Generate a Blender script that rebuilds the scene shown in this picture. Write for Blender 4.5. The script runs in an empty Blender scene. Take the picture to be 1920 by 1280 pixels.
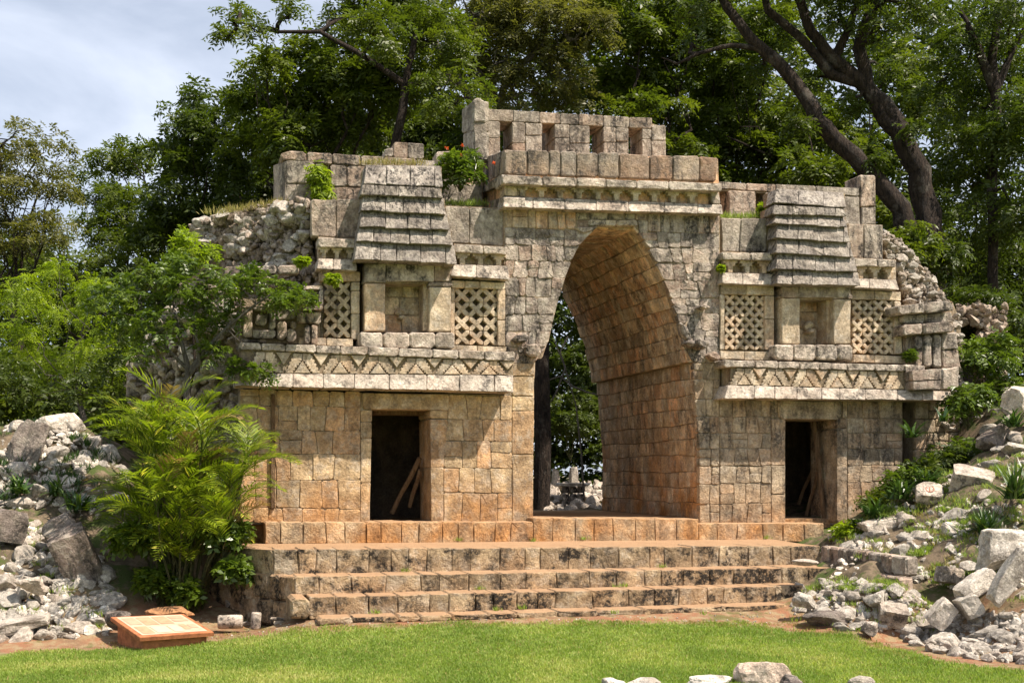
import bpy, math, random
import numpy as np
from mathutils import Vector, noise
random.seed(7)
SC = bpy.context.scene
COL = SC.collection
R = math.radians

# ------------------------------------------------------------------ camera
F = 2200.0; CX = 960.0; HZ = 890.0; HC = 2.4      # focal length / centre / horizon in photo pixels, eye height
cam_d = bpy.data.cameras.new('camera'); cam = bpy.data.objects.new('camera', cam_d); COL.objects.link(cam)
cam.location = (0, 0, HC); cam.rotation_euler = (R(90), 0, 0)
cam_d.sensor_width = 36; cam_d.lens = 36 * F / 1920; cam_d.shift_y = (HZ - 640) / 1920
cam_d.clip_end = 3000; cam_d.clip_start = 0.1
SC.camera = cam
# ------------------------------------------------------------------ light
TH = R(16)
s_loc = Vector((1.15, -1.0, 2.35)).normalized()     # direction to the sun in the building's frame
sx = s_loc.x * math.cos(TH) - s_loc.y * math.sin(TH); sy = s_loc.x * math.sin(TH) + s_loc.y * math.cos(TH)
SUN = Vector((sx, sy, s_loc.z)).normalized()
sd = bpy.data.lights.new('sun', 'SUN'); so = bpy.data.objects.new('sun', sd); COL.objects.link(so)
sd.energy = 5.0; sd.angle = R(0.5); sd.color = (1.0, 0.90, 0.78)
so.location = (20, -10, 30)
so.rotation_euler = (-SUN).to_track_quat('-Z', 'Y').to_euler()
W = bpy.data.worlds.new("World"); SC.world = W; W.use_nodes = True
wn, wl = W.node_tree.nodes, W.node_tree.links
bg = wn['Background']
sky = wn.new('ShaderNodeTexSky'); sky.sky_type = 'NISHITA'; sky.sun_disc = False
sky.sun_elevation = math.asin(SUN.z); sky.sun_rotation = math.atan2(SUN.x, SUN.y)
sky.air_density = 1.0; sky.dust_density = 1.5; sky.ozone_density = 1.5
tc = wn.new('ShaderNodeTexCoord'); mp = wn.new('ShaderNodeMapping'); mp.inputs['Scale'].default_value = (1.3, 1.3, 4.0)
mp.inputs['Rotation'].default_value = (0.0, R(8), 0)
wl.new(tc.outputs['Generated'], mp.inputs[0])
cn = wn.new('ShaderNodeTexNoise'); cn.inputs['Scale'].default_value = 2.6; cn.inputs['Detail'].default_value = 7; cn.inputs['Roughness'].default_value = .55
cn.inputs['Distortion'].default_value = .4
wl.new(mp.outputs[0], cn.inputs['Vector'])
cr = wn.new('ShaderNodeValToRGB'); cr.color_ramp.elements[0].position = .36; cr.color_ramp.elements[1].position = .68
cr.color_ramp.elements[0].color = (.42, .42, .42, 1); cr.color_ramp.elements[1].color = (.88, .88, .88, 1)
wl.new(cn.outputs[0], cr.inputs[0])
cm = wn.new('ShaderNodeMix'); cm.data_type = 'RGBA'; cm.inputs['B'].default_value = (8.4, 9.1, 10.6, 1)
wl.new(cr.outputs[0], cm.inputs['Factor']); wl.new(sky.outputs[0], cm.inputs['A']); wl.new(cm.outputs['Result'], bg.inputs[0])
bg.inputs[1].default_value = 0.062
SC.view_settings.view_transform = 'Standard'; SC.view_settings.look = 'None'
SC.view_settings.exposure = 0.88; SC.view_settings.gamma = 1.0; SC.view_settings.use_curve_mapping = False

# ------------------------------------------------------------------ frames
OX, OY = 1.95, 22.0                                # building origin on the ground
EU = (math.cos(TH), math.sin(TH)); EN = (-math.sin(TH), math.cos(TH))
cu = -(OX * EU[0] + OY * EU[1]); cn_ = -(OX * EN[0] + OY * EN[1])
def L(px, py, d):
    """point of the plane at depth d of the building frame seen at photo position px,py -> (u,d,z)"""
    rx, rz = (px - CX) / F, (HZ - py) / F
    ru = rx * EU[0] + EU[1]; rn = rx * EN[0] + EN[1]
    t = (d - cn_) / rn
    return (cu + t * ru, d, HC + t * rz)
def w2l(p):
    x, y = p[0] - OX, p[1] - OY
    return (x * EU[0] + y * EU[1], x * EN[0] + y * EN[1], p[2])
def l2w(p):
    return (OX + p[0] * EU[0] + p[1] * EN[0], OY + p[0] * EU[1] + p[1] * EN[1], p[2])
def P(px, py, Y):
    return ((px - CX) / F * Y, Y, HC + (HZ - py) / F * Y)
def PZ(px, py, z):
    Y = (z - HC) / (HZ - py) * F
    return P(px, py, Y)

# ------------------------------------------------------------------ materials
def mat_base(name, rough=.9):
    m = bpy.data.materials.new(name); m.use_nodes = True
    n, l = m.node_tree.nodes, m.node_tree.links
    b = n['Principled BSDF']; b.inputs['Roughness'].default_value = rough
    b.inputs['Specular IOR Level'].default_value = .25
    return m, n, l, b
def nz(n, l, vec, scale, detail=5, rough=.55, dist=0):
    t = n.new('ShaderNodeTexNoise'); t.inputs['Scale'].default_value = scale; t.inputs['Detail'].default_value = detail
    t.inputs['Roughness'].default_value = rough; t.inputs['Distortion'].default_value = dist
    l.new(vec, t.inputs['Vector']); return t.outputs[0]
def ramp(n, l, v, a, b, ca=0., cb=1.):
    t = n.new('ShaderNodeMapRange'); t.inputs['From Min'].default_value = a; t.inputs['From Max'].default_value = b
    t.inputs['To Min'].default_value = ca; t.inputs['To Max'].default_value = cb
    l.new(v, t.inputs['Value']); return t.outputs[0]
def mix(n, l, f, a, b, mode='MIX'):
    t = n.new('ShaderNodeMix'); t.data_type = 'RGBA'; t.blend_type = mode
    for s, v in (('Factor', f), ('A', a), ('B', b)):
        if isinstance(v, (int, float)): t.inputs[s].default_value = v
        elif isinstance(v, tuple): t.inputs[s].default_value = (*v, 1)
        else: l.new(v, t.inputs[s])
    return t.outputs['Result']
def mth(n, l, op, a, b=None):
    t = n.new('ShaderNodeMath'); t.operation = op
    for i, v in enumerate((a, b)):
        if v is None: continue
        if isinstance(v, (int, float)): t.inputs[i].default_value = v
        else: l.new(v, t.inputs[i])
    return t.outputs[0]

def stone(name, c1, c2, dark=.45, dark_col=(.055, .05, .045), light=.35, orange=0., orz=(1.0, 3.0), var=.35,
          pink=.3, bump=.8, streak=(2.2, 2.2, .7), loc=False, fine=1.0, tread=0.0):
    m, n, l, b = mat_base(name, .92)
    t = n.new('ShaderNodeTexCoord'); oi = n.new('ShaderNodeObjectInfo')
    vec = t.outputs['Object']
    rnd = oi.outputs['Random']
    if loc:
        a = n.new('ShaderNodeVectorMath'); a.operation = 'ADD'
        cx = n.new('ShaderNodeCombineXYZ'); k = mth(n, l, 'MULTIPLY', rnd, 57.0)
        for i in range(3): l.new(k, cx.inputs[i])
        l.new(vec, a.inputs[0]); l.new(cx.outputs[0], a.inputs[1]); vec = a.outputs[0]
    vown = vec
    if not loc:
        a3 = n.new('ShaderNodeVectorMath'); a3.operation = 'ADD'; c3 = n.new('ShaderNodeCombineXYZ'); k3 = mth(n, l, 'MULTIPLY', rnd, 31.0)
        for i in range(3): l.new(k3, c3.inputs[i])
        l.new(vec, a3.inputs[0]); l.new(c3.outputs[0], a3.inputs[1]); vown = a3.outputs[0]
    n0 = nz(n, l, vec, .8, 4, .6)
    n1 = nz(n, l, vown, 1.9, 8, .6, .3)
    c = mix(n, l, ramp(n, l, n1, .38, .62), c1, c2)
    # block to block variation
    r2 = mth(n, l, 'FRACT', mth(n, l, 'MULTIPLY', rnd, 13.7))
    c = mix(n, l, mth(n, l, 'MULTIPLY', ramp(n, l, r2, .45, 1.0), pink), c, (c1[0] * 1.05, c1[1] * .72, c1[2] * .55))
    v = ramp(n, l, rnd, 0, 1, 1 - var, 1 + var * .55)
    hv = n.new('ShaderNodeHueSaturation'); l.new(c, hv.inputs['Color']); l.new(v, hv.inputs['Value']); c = hv.outputs[0]
    # pale lichen / lime bloom
    n2 = nz(n, l, vown, 5.0, 8, .7)
    c = mix(n, l, mth(n, l, 'MULTIPLY', ramp(n, l, n2, .49, .58), light), c, (.56, .51, .43))
    if orange:
        sp = n.new('ShaderNodeSeparateXYZ'); l.new(t.outputs['Object'], sp.inputs[0])
        g = ramp(n, l, sp.outputs[2], orz[0], orz[1], 1, 0)
        n3 = nz(n, l, vec, 1.3, 5, .6)
        f = mth(n, l, 'MULTIPLY', mth(n, l, 'MULTIPLY', g, ramp(n, l, n3, .40, .60)), orange)
        c = mix(n, l, f, c, (.53, .245, .07))
    # grey-black crust running down
    ms = n.new('ShaderNodeMapping'); ms.inputs['Scale'].default_value = streak; l.new(vec, ms.inputs[0])
    n4 = nz(n, l, ms.outputs[0], 1.6, 9, .68, .2)
    sm = mth(n, l, 'MULTIPLY', ramp(n, l, n4, .46, .56), dark)
    n4b = nz(n, l, vec, 16, 6, .75)
    sm = mth(n, l, 'MULTIPLY', sm, ramp(n, l, n4b, .40, .54, .2, 1)); sm = mth(n, l, 'MULTIPLY', sm, ramp(n, l, n0, .38, .58, .45, 1.15))
    c = mix(n, l, sm, c, dark_col)
    # fine speckle
    n6 = nz(n, l, vown, 3.4, 6, .65); c = mix(n, l, 1.0, c, mix(n, l, ramp(n, l, n6, .36, .64), (.66, .63, .60), (1.18, 1.17, 1.15)), 'MULTIPLY')
    n5 = nz(n, l, vec, 24 * fine, 6, .75)
    c = mix(n, l, 1.0, c, mix(n, l, ramp(n, l, n5, .36, .64), (.66, .64, .62), (1.20, 1.19, 1.18)), 'MULTIPLY')
    if tread:
        ge = n.new('ShaderNodeNewGeometry'); s2 = n.new('ShaderNodeSeparateXYZ'); l.new(ge.outputs['Normal'], s2.inputs[0])
        c = mix(n, l, mth(n, l, 'MULTIPLY', ramp(n, l, s2.outputs[2], .6, .9), tread), c, (.44, .27, .15))
    l.new(c, b.inputs['Base Color'])
    nb = nz(n, l, vec, 11 * fine, 9, .72)
    vo = n.new('ShaderNodeTexVoronoi'); vo.inputs['Scale'].default_value = 26 * fine; l.new(vec, vo.inputs['Vector'])
    pit = ramp(n, l, vo.outputs['Distance'], .0, .35)
    hgt = mth(n, l, 'ADD', mth(n, l, 'MULTIPLY', nb, 1.6), mth(n, l, 'MULTIPLY', pit, .25))
    bp = n.new('ShaderNodeBump'); bp.inputs['Strength'].default_value = bump; bp.inputs['Distance'].default_value = .045
    l.new(hgt, bp.inputs['Height']); l.new(bp.outputs[0], b.inputs['Normal'])
    return m

M = {}
M['lower'] = stone('lower_wall_stone', (.62, .47, .29), (.50, .37, .22), dark=.45, light=.45, orange=.8, orz=(1.5, 2.5), var=.26, pink=.5, bump=.6)
M['lower_right'] = stone('weathered_wall_stone', (.54, .43, .30), (.38, .31, .22), dark=.75, light=.35, orange=.55, orz=(1.5, 2.3), var=.24, pink=.35)
M['grey'] = stone('grey_weathered_stone', (.51, .44, .37), (.30, .262, .232), dark=.95, light=.6, var=.28, pink=.4)
M['comb'] = stone('roof_comb_stone', (.46, .40, .33), (.30, .265, .225), dark=1.0, light=.5, var=.22, pink=.4)
M['dslab'] = stone('dark_lichen_slab', (.38, .30, .22), (.26, .23, .195), dark=.85, light=.15, orange=.8, orz=(6.8, 8.3), var=.3, pink=.5)
M['mould'] = stone('pale_moulding_stone', (.66, .58, .495), (.48, .415, .35), dark=.75, light=.55, var=.13, pink=.12, streak=(3, 3, 3))
M['carved'] = stone('carved_stone', (.66, .54, .39), (.52, .42, .30), dark=.5, light=.55, var=.16, pink=.3, bump=.5)
M['thatch'] = stone('stone_thatch', (.44, .395, .345), (.27, .245, .222), dark=1.0, light=.4, var=.12, pink=.05, streak=(9, 9, .6), bump=1.0)
M['vault'] = stone('vault_stone_warm', (.72, .56, .39), (.54, .41, .27), dark=.75, dark_col=(.13, .10, .075), light=.6, orange=1.0, orz=(1.5, 3.7), var=.38, pink=.7, streak=(3, 3, .8), bump=.7)
M['step'] = stone('step_stone', (.54, .42, .27), (.40, .31, .20), dark=1.25, dark_col=(.040, .033, .026), light=.4, orange=.4, orz=(0, 1.4), var=.25, pink=.25, streak=(1.6, 1.6, 1.6), tread=.9, bump=1.0)
M['plinth'] = stone('plinth_stone', (.60, .46, .29), (.47, .36, .23), dark=.5, light=.25, orange=.85, orz=(1.2, 2.8), var=.2, pink=.35, tread=.8)
M['mortar'] = stone('lime_mortar', (.42, .33, .22), (.33, .26, .18), dark=.4, light=.2, var=.08)
M['mortarwarm'] = stone('reddish_mortar', (.46, .33, .21), (.36, .25, .16), dark=.4, light=.1, var=.1)
M['rubble'] = stone('rubble_core_stone', (.60, .51, .42), (.42, .35, .29), dark=.7, light=.5, var=.35, pink=.3, loc=True)
M['rock'] = stone('pale_limestone_rock', (.84, .79, .71), (.66, .61, .54), dark=.5, light=.6, var=.25, pink=.2, loc=True, fine=1.6)
M['rockdark'] = stone('dark_pitted_rock', (.40, .34, .30), (.26, .22, .20), dark=.85, light=.45, var=.22, pink=.3, loc=True, fine=1.8, bump=1.0)
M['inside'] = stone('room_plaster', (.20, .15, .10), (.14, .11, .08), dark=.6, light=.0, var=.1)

def leafmat(name, c1, c2, c3=None, trans=.35, rough=.45, spec=.35):
    m, n, l, b = mat_base(name, rough)
    b.inputs['Specular IOR Level'].default_value = spec
    a = n.new('ShaderNodeAttribute'); a.attribute_name = 'tone'
    c = mix(n, l, ramp(n, l, a.outputs['Fac'], 0, .75), c1, c2)
    if c3: c = mix(n, l, ramp(n, l, a.outputs['Fac'], .78, 1.0), c, c3)
    l.new(c, b.inputs['Base Color'])
    tr = n.new('ShaderNodeBsdfTranslucent'); l.new(mix(n, l, 1.0, c, (1.5, 1.6, .7), 'MULTIPLY'), tr.inputs['Color'])
    ms = n.new('ShaderNodeMixShader'); ms.inputs[0].default_value = trans
    l.new(b.outputs[0], ms.inputs[1]); l.new(tr.outputs[0], ms.inputs[2]); l.new(ms.outputs[0], n['Material Output'].inputs['Surface'])
    return m
M['leaf'] = leafmat('broad_leaf', (.036, .062, .007), (.110, .138, .014), (.24, .24, .03), trans=.4)
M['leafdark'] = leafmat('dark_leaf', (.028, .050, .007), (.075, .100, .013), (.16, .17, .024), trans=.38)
M['leafolive'] = leafmat('olive_leaf', (.065, .072, .018), (.145, .140, .035), (.22, .20, .06), trans=.4)
M['leafbright'] = leafmat('bright_feathery_leaf', (.10, .16, .012), (.26, .33, .018), (.42, .44, .03), trans=.5)
M['leafgloss'] = leafmat('glossy_leaf', (.04, .075, .010), (.12, .17, .018), (.30, .31, .03), rough=.36, spec=.5)
M['palm'] = leafmat('palm_leaflet', (.07, .115, .010), (.23, .29, .018), (.50, .44, .08), trans=.42, rough=.45)
M['strap'] = leafmat('strap_leaf', (.02, .05, .012), (.06, .11, .02), (.12, .17, .03), trans=.2, rough=.35, spec=.5)
M['grassblade'] = leafmat('grass_blade', (.18, .26, .045), (.28, .36, .07), (.42, .43, .14), trans=.4, rough=.6)
M['drygrass'] = leafmat('dry_grass_blade', (.20, .20, .05), (.34, .27, .10), (.45, .36, .18), trans=.3, rough=.7)
M['red'] = leafmat('red_flower', (.50, .06, .02), (.65, .12, .03), trans=.3)

def bark(name, c1, c2, light=.2):
    m, n, l, b = mat_base(name, .9)
    t = n.new('ShaderNodeTexCoord'); ms = n.new('ShaderNodeMapping'); ms.inputs['Scale'].default_value = (5, 5, 1.3)
    l.new(t.outputs['Object'], ms.inputs[0])
    a = nz(n, l, ms.outputs[0], 3.0, 9, .7, .5); c = mix(n, l, ramp(n, l, a, .4, .6), c1, c2)
    k = nz(n, l, t.outputs['Object'], 2.2, 7, .7)
    c = mix(n, l, mth(n, l, 'MULTIPLY', ramp(n, l, k, .55, .65), light), c, (.33, .30, .25))
    l.new(c, b.inputs['Base Color'])
    bp = n.new('ShaderNodeBump'); bp.inputs['Strength'].default_value = 1; bp.inputs['Distance'].default_value = .3
    l.new(a, bp.inputs['Height']); l.new(bp.outputs[0], b.inputs['Normal'])
    return m
M['bark'] = bark('grey_brown_bark', (.018, .013, .010), (.075, .052, .038), .30)
M['barkpale'] = bark('pale_grey_bark', (.13, .11, .09), (.27, .24, .20), .4)
M['cane'] = bark('palm_cane', (.07, .08, .03), (.17, .15, .06), .1)
M['wood'] = bark('old_timber', (.20, .12, .065), (.34, .22, .12), .0)

def plain(name, col, rough=.7, var=.25, sc=8, bump=.2):
    m, n, l, b = mat_base(name, rough)
    t = n.new('ShaderNodeTexCoord'); a = nz(n, l, t.outputs['Object'], sc, 7, .65)
    c = mix(n, l, ramp(n, l, a, .35, .65), tuple(x * (1 - var) for x in col), tuple(x * (1 + var) for x in col))
    l.new(c, b.inputs['Base Color'])
    bp = n.new('ShaderNodeBump'); bp.inputs['Strength'].default_value = bump; bp.inputs['Distance'].default_value = .02
    l.new(a, bp.inputs['Height']); l.new(bp.outputs[0], b.inputs['Normal'])
    return m
M['terracotta'] = plain('red_brown_concrete', (.36, .13, .055), .8, .35, 9, .4)
M['boardprint'] = plain('faded_sign_print', (.54, .37, .26), .6, .14, 6, .05)
M['printochre'] = plain('faded_ochre_print', (.44, .28, .17), .5, .15, 9, .05)
M['printpeach'] = plain('faded_peach_print', (.46, .30, .20), .5, .10, 9, .05)
M['printpale'] = plain('faded_pale_print', (.58, .42, .31), .5, .05, 9, .05)
M['redpaint'] = plain('red_brown_paint', (.32, .13, .08), .8, .2, 30, .1)

# ------------------------------------------------------------------ object helpers
def mesh_from(name, verts, faces, mat, smooth=False):
    me = bpy.data.meshes.new(name); me.from_pydata(verts, [], faces)
    if mat: me.materials.append(mat)
    if smooth:
        me.polygons.foreach_set('use_smooth', [True] * len(me.polygons))
    me.update(); return me
def link(name, me, parent=None, **kw):
    o = bpy.data.objects.new(name, me); COL.objects.link(o)
    if parent: o.parent = parent
    for k, v in kw.items(): o[k] = v
    return o
def empty(name, loc, rz=0., **kw):
    o = bpy.data.objects.new(name, None); COL.objects.link(o); o.location = loc; o.rotation_euler = (0, 0, rz)
    o.empty_display_size = .3
    for k, v in kw.items(): o[k] = v
    return o
def vadd(a, b, s=1.): return (a[0] + b[0] * s, a[1] + b[1] * s, a[2] + b[2] * s)
def lerp3(a, b, t): return (a[0] + (b[0] - a[0]) * t, a[1] + (b[1] - a[1]) * t, a[2] + (b[2] - a[2]) * t)
def dist(a, b): return math.dist(a, b)

def block_geo(pts, nrm, depth, bev=.014, rnd=random, cut=.02, rough=.006, acc=None):
    """a worn stone: pts = corners of the front face, counter-clockwise seen from outside"""
    k = len(pts); c = tuple(sum(p[i] for p in pts) / k for i in range(3))
    out = []
    for i in range(k):
        p, a, b = pts[i], pts[i - 1], pts[(i + 1) % k]
        la, lb = dist(p, a), dist(p, b)
        ca = cut * rnd.uniform(.5, 1.8)
        out.append(lerp3(p, a, min(.4, ca / max(la, 1e-6)))); out.append(lerp3(p, b, min(.4, ca / max(lb, 1e-6))))
        if lb > .30: 
            q = lerp3(p, b, .5 + rnd.uniform(-.15, .15)); q = lerp3(q, c, rnd.uniform(-.0, .9) * .012 / max(dist(q, c), .02)); out.append(q)
    n = len(out)
    V = []
    for p in out: V.append(vadd(p, nrm, -depth))
    for p in out: V.append(vadd(p, nrm, -bev * rnd.uniform(.8, 1.3)))
    for p in out:
        q = lerp3(p, c, min(.45, bev * rnd.uniform(.7, 1.6) / max(dist(p, c), 1e-6)))
        V.append(vadd(q, nrm, rnd.uniform(-rough, rough)))
    V.append(vadd(c, nrm, rnd.uniform(-rough * .3, rough * .8)))
    Fs = []
    for r in range(2):
        for i in range(n):
            j = (i + 1) % n
            Fs.append((r * n + i, r * n + j, (r + 1) * n + j, (r + 1) * n + i))
    for i in range(n): Fs.append((2 * n + i, 2 * n + (i + 1) % n, 3 * n))
    if acc is not None:
        o = len(acc[0]); acc[0].extend(V); acc[1].extend(tuple(q + o for q in f) for f in Fs)
    return V, Fs
FN = (0, -1, 0)
def pxq(q, d):
    """four photo corners TL,TR,BR,BL at depth(s) d -> local points counter clockwise from front"""
    ds = d if isinstance(d, (list, tuple)) else [d] * len(q)
    return [L(x, y, dd) for (x, y), dd in zip(q, ds)][::-1]
def block(name, q, d, depth, mat, parent, bev=.011, gap=.28, cut=.02, rough=.006, proud=.012, **kw):
    cx_, cy_ = sum(p[0] for p in q) / len(q), sum(p[1] for p in q) / len(q)
    q2 = []
    for x, y in q:
        q2.append((x + (gap if x < cx_ else -gap), y + (gap if y < cy_ else -gap)))
    pr = random.uniform(-proud, proud)
    ds = [dd - pr for dd in (d if isinstance(d, (list, tuple)) else [d] * len(q))]
    V, Fs = block_geo(pxq(q2, ds), FN, depth, bev, random, cut, rough)
    return link(name, mesh_from(name, V, Fs, mat), parent, **kw)
def prism(pts, nrm, depth):
    k = len(pts); V = list(pts) + [vadd(p, nrm, -depth) for p in pts]
    Fs = [tuple(range(k)), tuple(range(2 * k - 1, k - 1, -1))]
    for i in range(k): Fs.append((i, k + i, k + (i + 1) % k, (i + 1) % k))
    return V, Fs
class Acc:
    def __init__(s): s.v = []; s.f = []
    def add(s, V, Fs):
        o = len(s.v); s.v.extend(V); s.f.extend(tuple(q + o for q in f) for f in Fs)
    def core(s, q, d, d1):
        """solid seen at photo outline q, front at depth d, going back to d1"""
        s.add(*prism(pxq(q, d), FN, d1 - d))
    def put(s, name, mat, parent=None, smooth=False, **kw):
        return link(name, mesh_from(name, s.v, s.f, mat, smooth), parent, **kw)
def bevprism(pts, nrm, depth, bev):
    """prism with a small bevel (pts may be concave); bevel by shrinking toward centre line per vertex"""
    k = len(pts); c = tuple(sum(p[i] for p in pts) / k for i in range(3))
    V = [vadd(p, nrm, -depth) for p in pts] + [vadd(p, nrm, -bev) for p in pts]
    V += [lerp3(p, c, min(.3, bev / max(dist(p, c), 1e-6))) for p in pts]
    Fs = [tuple(range(2 * k, 3 * k))]
    for r in range(2):
        for i in range(k):
            j = (i + 1) % k; Fs.append((r * k + i, r * k + j, (r + 1) * k + j, (r + 1) * k + i))
    return V, Fs

def yl(a, b):   # straight photo line through two points
    return lambda x: a[1] + (b[1] - a[1]) * (x - a[0]) / (b[0] - a[0])
def rows(parent, name, lines, xl, xr, d, depth, wr, mat, seed=1, proud=.012, bev=.014, gap=.5, cut=.02, rough=.006, wob=1.0, skip=None, split=.12):
    """courses of stones between successive photo lines"""
    rd = random.Random(seed); cnt = 0
    for k in range(len(lines) - 1):
        y0, y1 = lines[k], lines[k + 1]
        tL, tR = xl(y0(xl(0) if False else 0) if False else y0(xl(y0(900)))), xr(y0(xr(y0(900))))
        bL, bR = xl(y1(xl(y1(900)))), xr(y1(xr(y1(900))))
        xs = [(tL, bL)]; x = (tL + bL) / 2; end = (tR + bR) / 2
        while True:
            w = rd.uniform(*wr)
            if x + w * 1.55 > end: break
            x += w; xs.append((x + rd.uniform(-1.5, 2.0) * wob, x + rd.uniform(-1.5, 2.0) * wob))
        xs.append((tR, bR))
        # make inner points respect the end slopes
        for i in range(len(xs) - 1):
            (a, a2), (b, b2) = xs[i], xs[i + 1]
            if skip and skip((a + b) / 2, (y0(a) + y1(a)) / 2): continue
            j = lambda: rd.uniform(-.7, .7) * wob
            qq = [(a, y0(a) + j()), (b, y0(b) + j()), (b2, y1(b2) + j()), (a2, y1(a2) + j())]
            parts = [qq]
            if rd.random() < split and y1(a) - y0(a) > 22:
                ym = rd.uniform(.4, .6)
                ml = (a + (a2 - a) * ym, qq[0][1] + (qq[3][1] - qq[0][1]) * ym); mr = (b + (b2 - b) * ym, qq[1][1] + (qq[2][1] - qq[1][1]) * ym)
                parts = [[qq[0], qq[1], mr, ml], [ml, mr, qq[2], qq[3]]]
            for q in parts:
                block(name, q, d, depth, mat, parent, bev, gap, cut, rough, proud); cnt += 1
    return cnt
def vary(parent, name, xa, xb, top, bot, d, depth, wr, mat, seed=1, **kw):
    """one course split into stones; top/bot photo lines"""
    return rows(parent, name, [top, bot], lambda y: xa, lambda y: xb, d, depth, wr, mat, seed, split=0, **kw)
def slant(parent, name, xa, xb, top, bot, dt, db, depth, wr, mat, seed=1, flare=(0, 0), gap=.4, bev=.012, proud=.008, cut=.015, rough=.006):
    rd = random.Random(seed); xs = [xa]
    while xs[-1] + wr[1] * 1.4 < xb: xs.append(xs[-1] + rd.uniform(*wr))
    xs.append(xb)
    for i in range(len(xs) - 1):
        a, b = xs[i], xs[i + 1]
        fa = flare[0] if i == 0 else 0; fb = flare[1] if i == len(xs) - 2 else 0
        block(name, [(a, top(a)), (b, top(b)), (b + fb, bot(b) + rd.uniform(-.6, .6)), (a - fa, bot(a) + rd.uniform(-.6, .6))], [dt, dt, db, db], depth, mat, parent, bev, gap, cut, rough, proud)

# ================================================================== terrain height
ctrl = []
def cp(px, py, Y=None, z=None):
    p = PZ(px, py, z) if Y is None else P(px, py, Y); ctrl.append(p)
for a in ((1480, 1168, None, .10), (1600, 1193, None, .04), (1700, 1222, None, .02), (1850, 1250, None, .0), (1920, 1258, None, .0),
          (1560, 1110, 18.6), (1700, 1110, 18.2), (1700, 1180, 17.6), (1850, 1110, 17.6), (1850, 1200, 16.7), (1920, 1100, 17.2), (1600, 1040, 19.6),
          (1700, 1010, 19.9), (1800, 1010, 19.0), (1900, 1000, 18.7), (1600, 975, 21.6), (1700, 925, 21.6), (1800, 890, 21.2), (1900, 850, 20.8),
          (1920, 760, 23.0), (1850, 740, 25.5), (1810, 800, 24.0), (1545, 1000, 21.3), (1990, 700, 23), (2100, 700, 23), (2100, 900, 20), (2100, 1100, 17), (2150, 1230, 15.2), (1990,1000,18.2),
          (0, 1208, None, .0), (200, 1195, None, .02), (400, 1182, None, .05), (520, 1172, None, .08), (100, 1110, 18.0), (0, 1060, 18.3), (200, 1060, 18.8),
          (100, 990, 19.8), (320, 1120, 18.7), (0, 905, 20.3), (150, 905, 20.8), (0, 815, 22), (120, 790, 22.5), (250, 900, 21.6), (400, 1060, 20), (450, 980, 22),
          (-150, 1060, 18), (-150, 900, 20), (-150, 780, 22.5), (-300, 780, 22), (-150, 1200, 16.8), (-400, 1200, 15.8)):
    cp(*a)
for X in (-14, -10, -7, -4, -1, 2, 5, 7.5):
    for Y in (2, 7, 11, 14.5): ctrl.append((X, Y, 0.))
for X in (-30, -18, 12, 20, 32):
    for Y in (2, 9, 14): ctrl.append((X, Y, 0.))
for px in (600, 750, 900, 1050, 1200, 1350, 1450):
    u_ = L(px, 1160, -3.85)[0]
    for dd_, zz_ in ((-6.6, .0), (-5.7, .03), (-5.0, .10), (-4.4, .18), (-3.85, .262), (-2.6, .35), (-.6, .7), (1.5, 1.0)): ctrl.append(l2w((u_, dd_, zz_)))
for px_, d_, z_ in ((1480, -2.2, .6), (1525, -2.1, .75), (1500, -1.2, .85), (1530, -.7, 1.0), (1500, -.2, 1.1), (1600, -.9, 1.42), (1640, -.5, 1.62), (1690, -.5, 1.95), (1750, -.4, 2.2)): ctrl.append(l2w((L(px_, 900, d_)[0], d_, z_)))
for px_, Y_, z_ in ((1580, 19.0, .78), (1640, 18.3, .74), (1690, 17.75, .70), (1540, 19.3, .62), (1560, 18.7, .50), (1630, 17.9, .50), (1500, 18.9, .36)): ctrl.append(P(px_, 900, Y_)[:2] + (z_,))
for X in (-20, -12, -6, -2, 2, 6, 10, 18, 30):
    for Y, z in ((29, 1.5), (36, 1.4), (50, 1.3), (80, 1.2)):
        if not (X > 9 and Y < 30): ctrl.append((X, Y, z))
ctrl.append((-12, 25, 2.6)); ctrl.append((-9, 25.5, 2.4)); ctrl.append((13, 26, 3.6)); ctrl.append((-20, 22, 2.6)); ctrl.append((17, 22, 3.2))
CP = np.array(ctrl)
def _phi(r): return np.sqrt(r * r + .15)
_A = _phi(np.linalg.norm(CP[:, None, :2] - CP[None, :, :2], axis=2)) + np.eye(len(CP)) * -.02
_n = len(CP); _B = np.zeros((_n + 1, _n + 1)); _B[:_n, :_n] = _A; _B[_n, :_n] = 1; _B[:_n, _n] = 1
_w = np.linalg.solve(_B, np.append(CP[:, 2], 0))
def hgt(X, Y):
    X = np.atleast_1d(np.asarray(X, float)); Y = np.atleast_1d(np.asarray(Y, float)); Z = np.empty(X.shape)
    for s in range(0, len(X), 20000):
        x, y = X[s:s + 20000], Y[s:s + 20000]
        r = np.hypot(x[:, None] - CP[None, :, 0], y[:, None] - CP[None, :, 1])
        Z[s:s + 20000] = _phi(r) @ _w[:_n] + _w[_n]
    far = np.clip((np.hypot(X, Y - 20) - 40) / 60, 0, 1); Z = Z * (1 - far) + 1.0 * far * (Y > 20)
    Z = np.where(Y < 14.5, np.clip(Z, -.02, .02 + np.clip(np.abs(X) - 5.5, 0, 9)) , Z)
    return np.maximum(Z, -.05)
def h1(x, y): return float(hgt([x], [y])[0])
def ghit(px, py, lo=11., hi=70.):
    Ys = np.arange(lo, hi, .06); X = (px - CX) / F * Ys; Z = HC + (HZ - py) / F * Ys
    g = hgt(X, Ys); k = np.where(Z <= g)[0]
    i = k[0] if len(k) else len(Ys) - 1
    return (float(X[i]), float(Ys[i]), float(g[i]))
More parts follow.
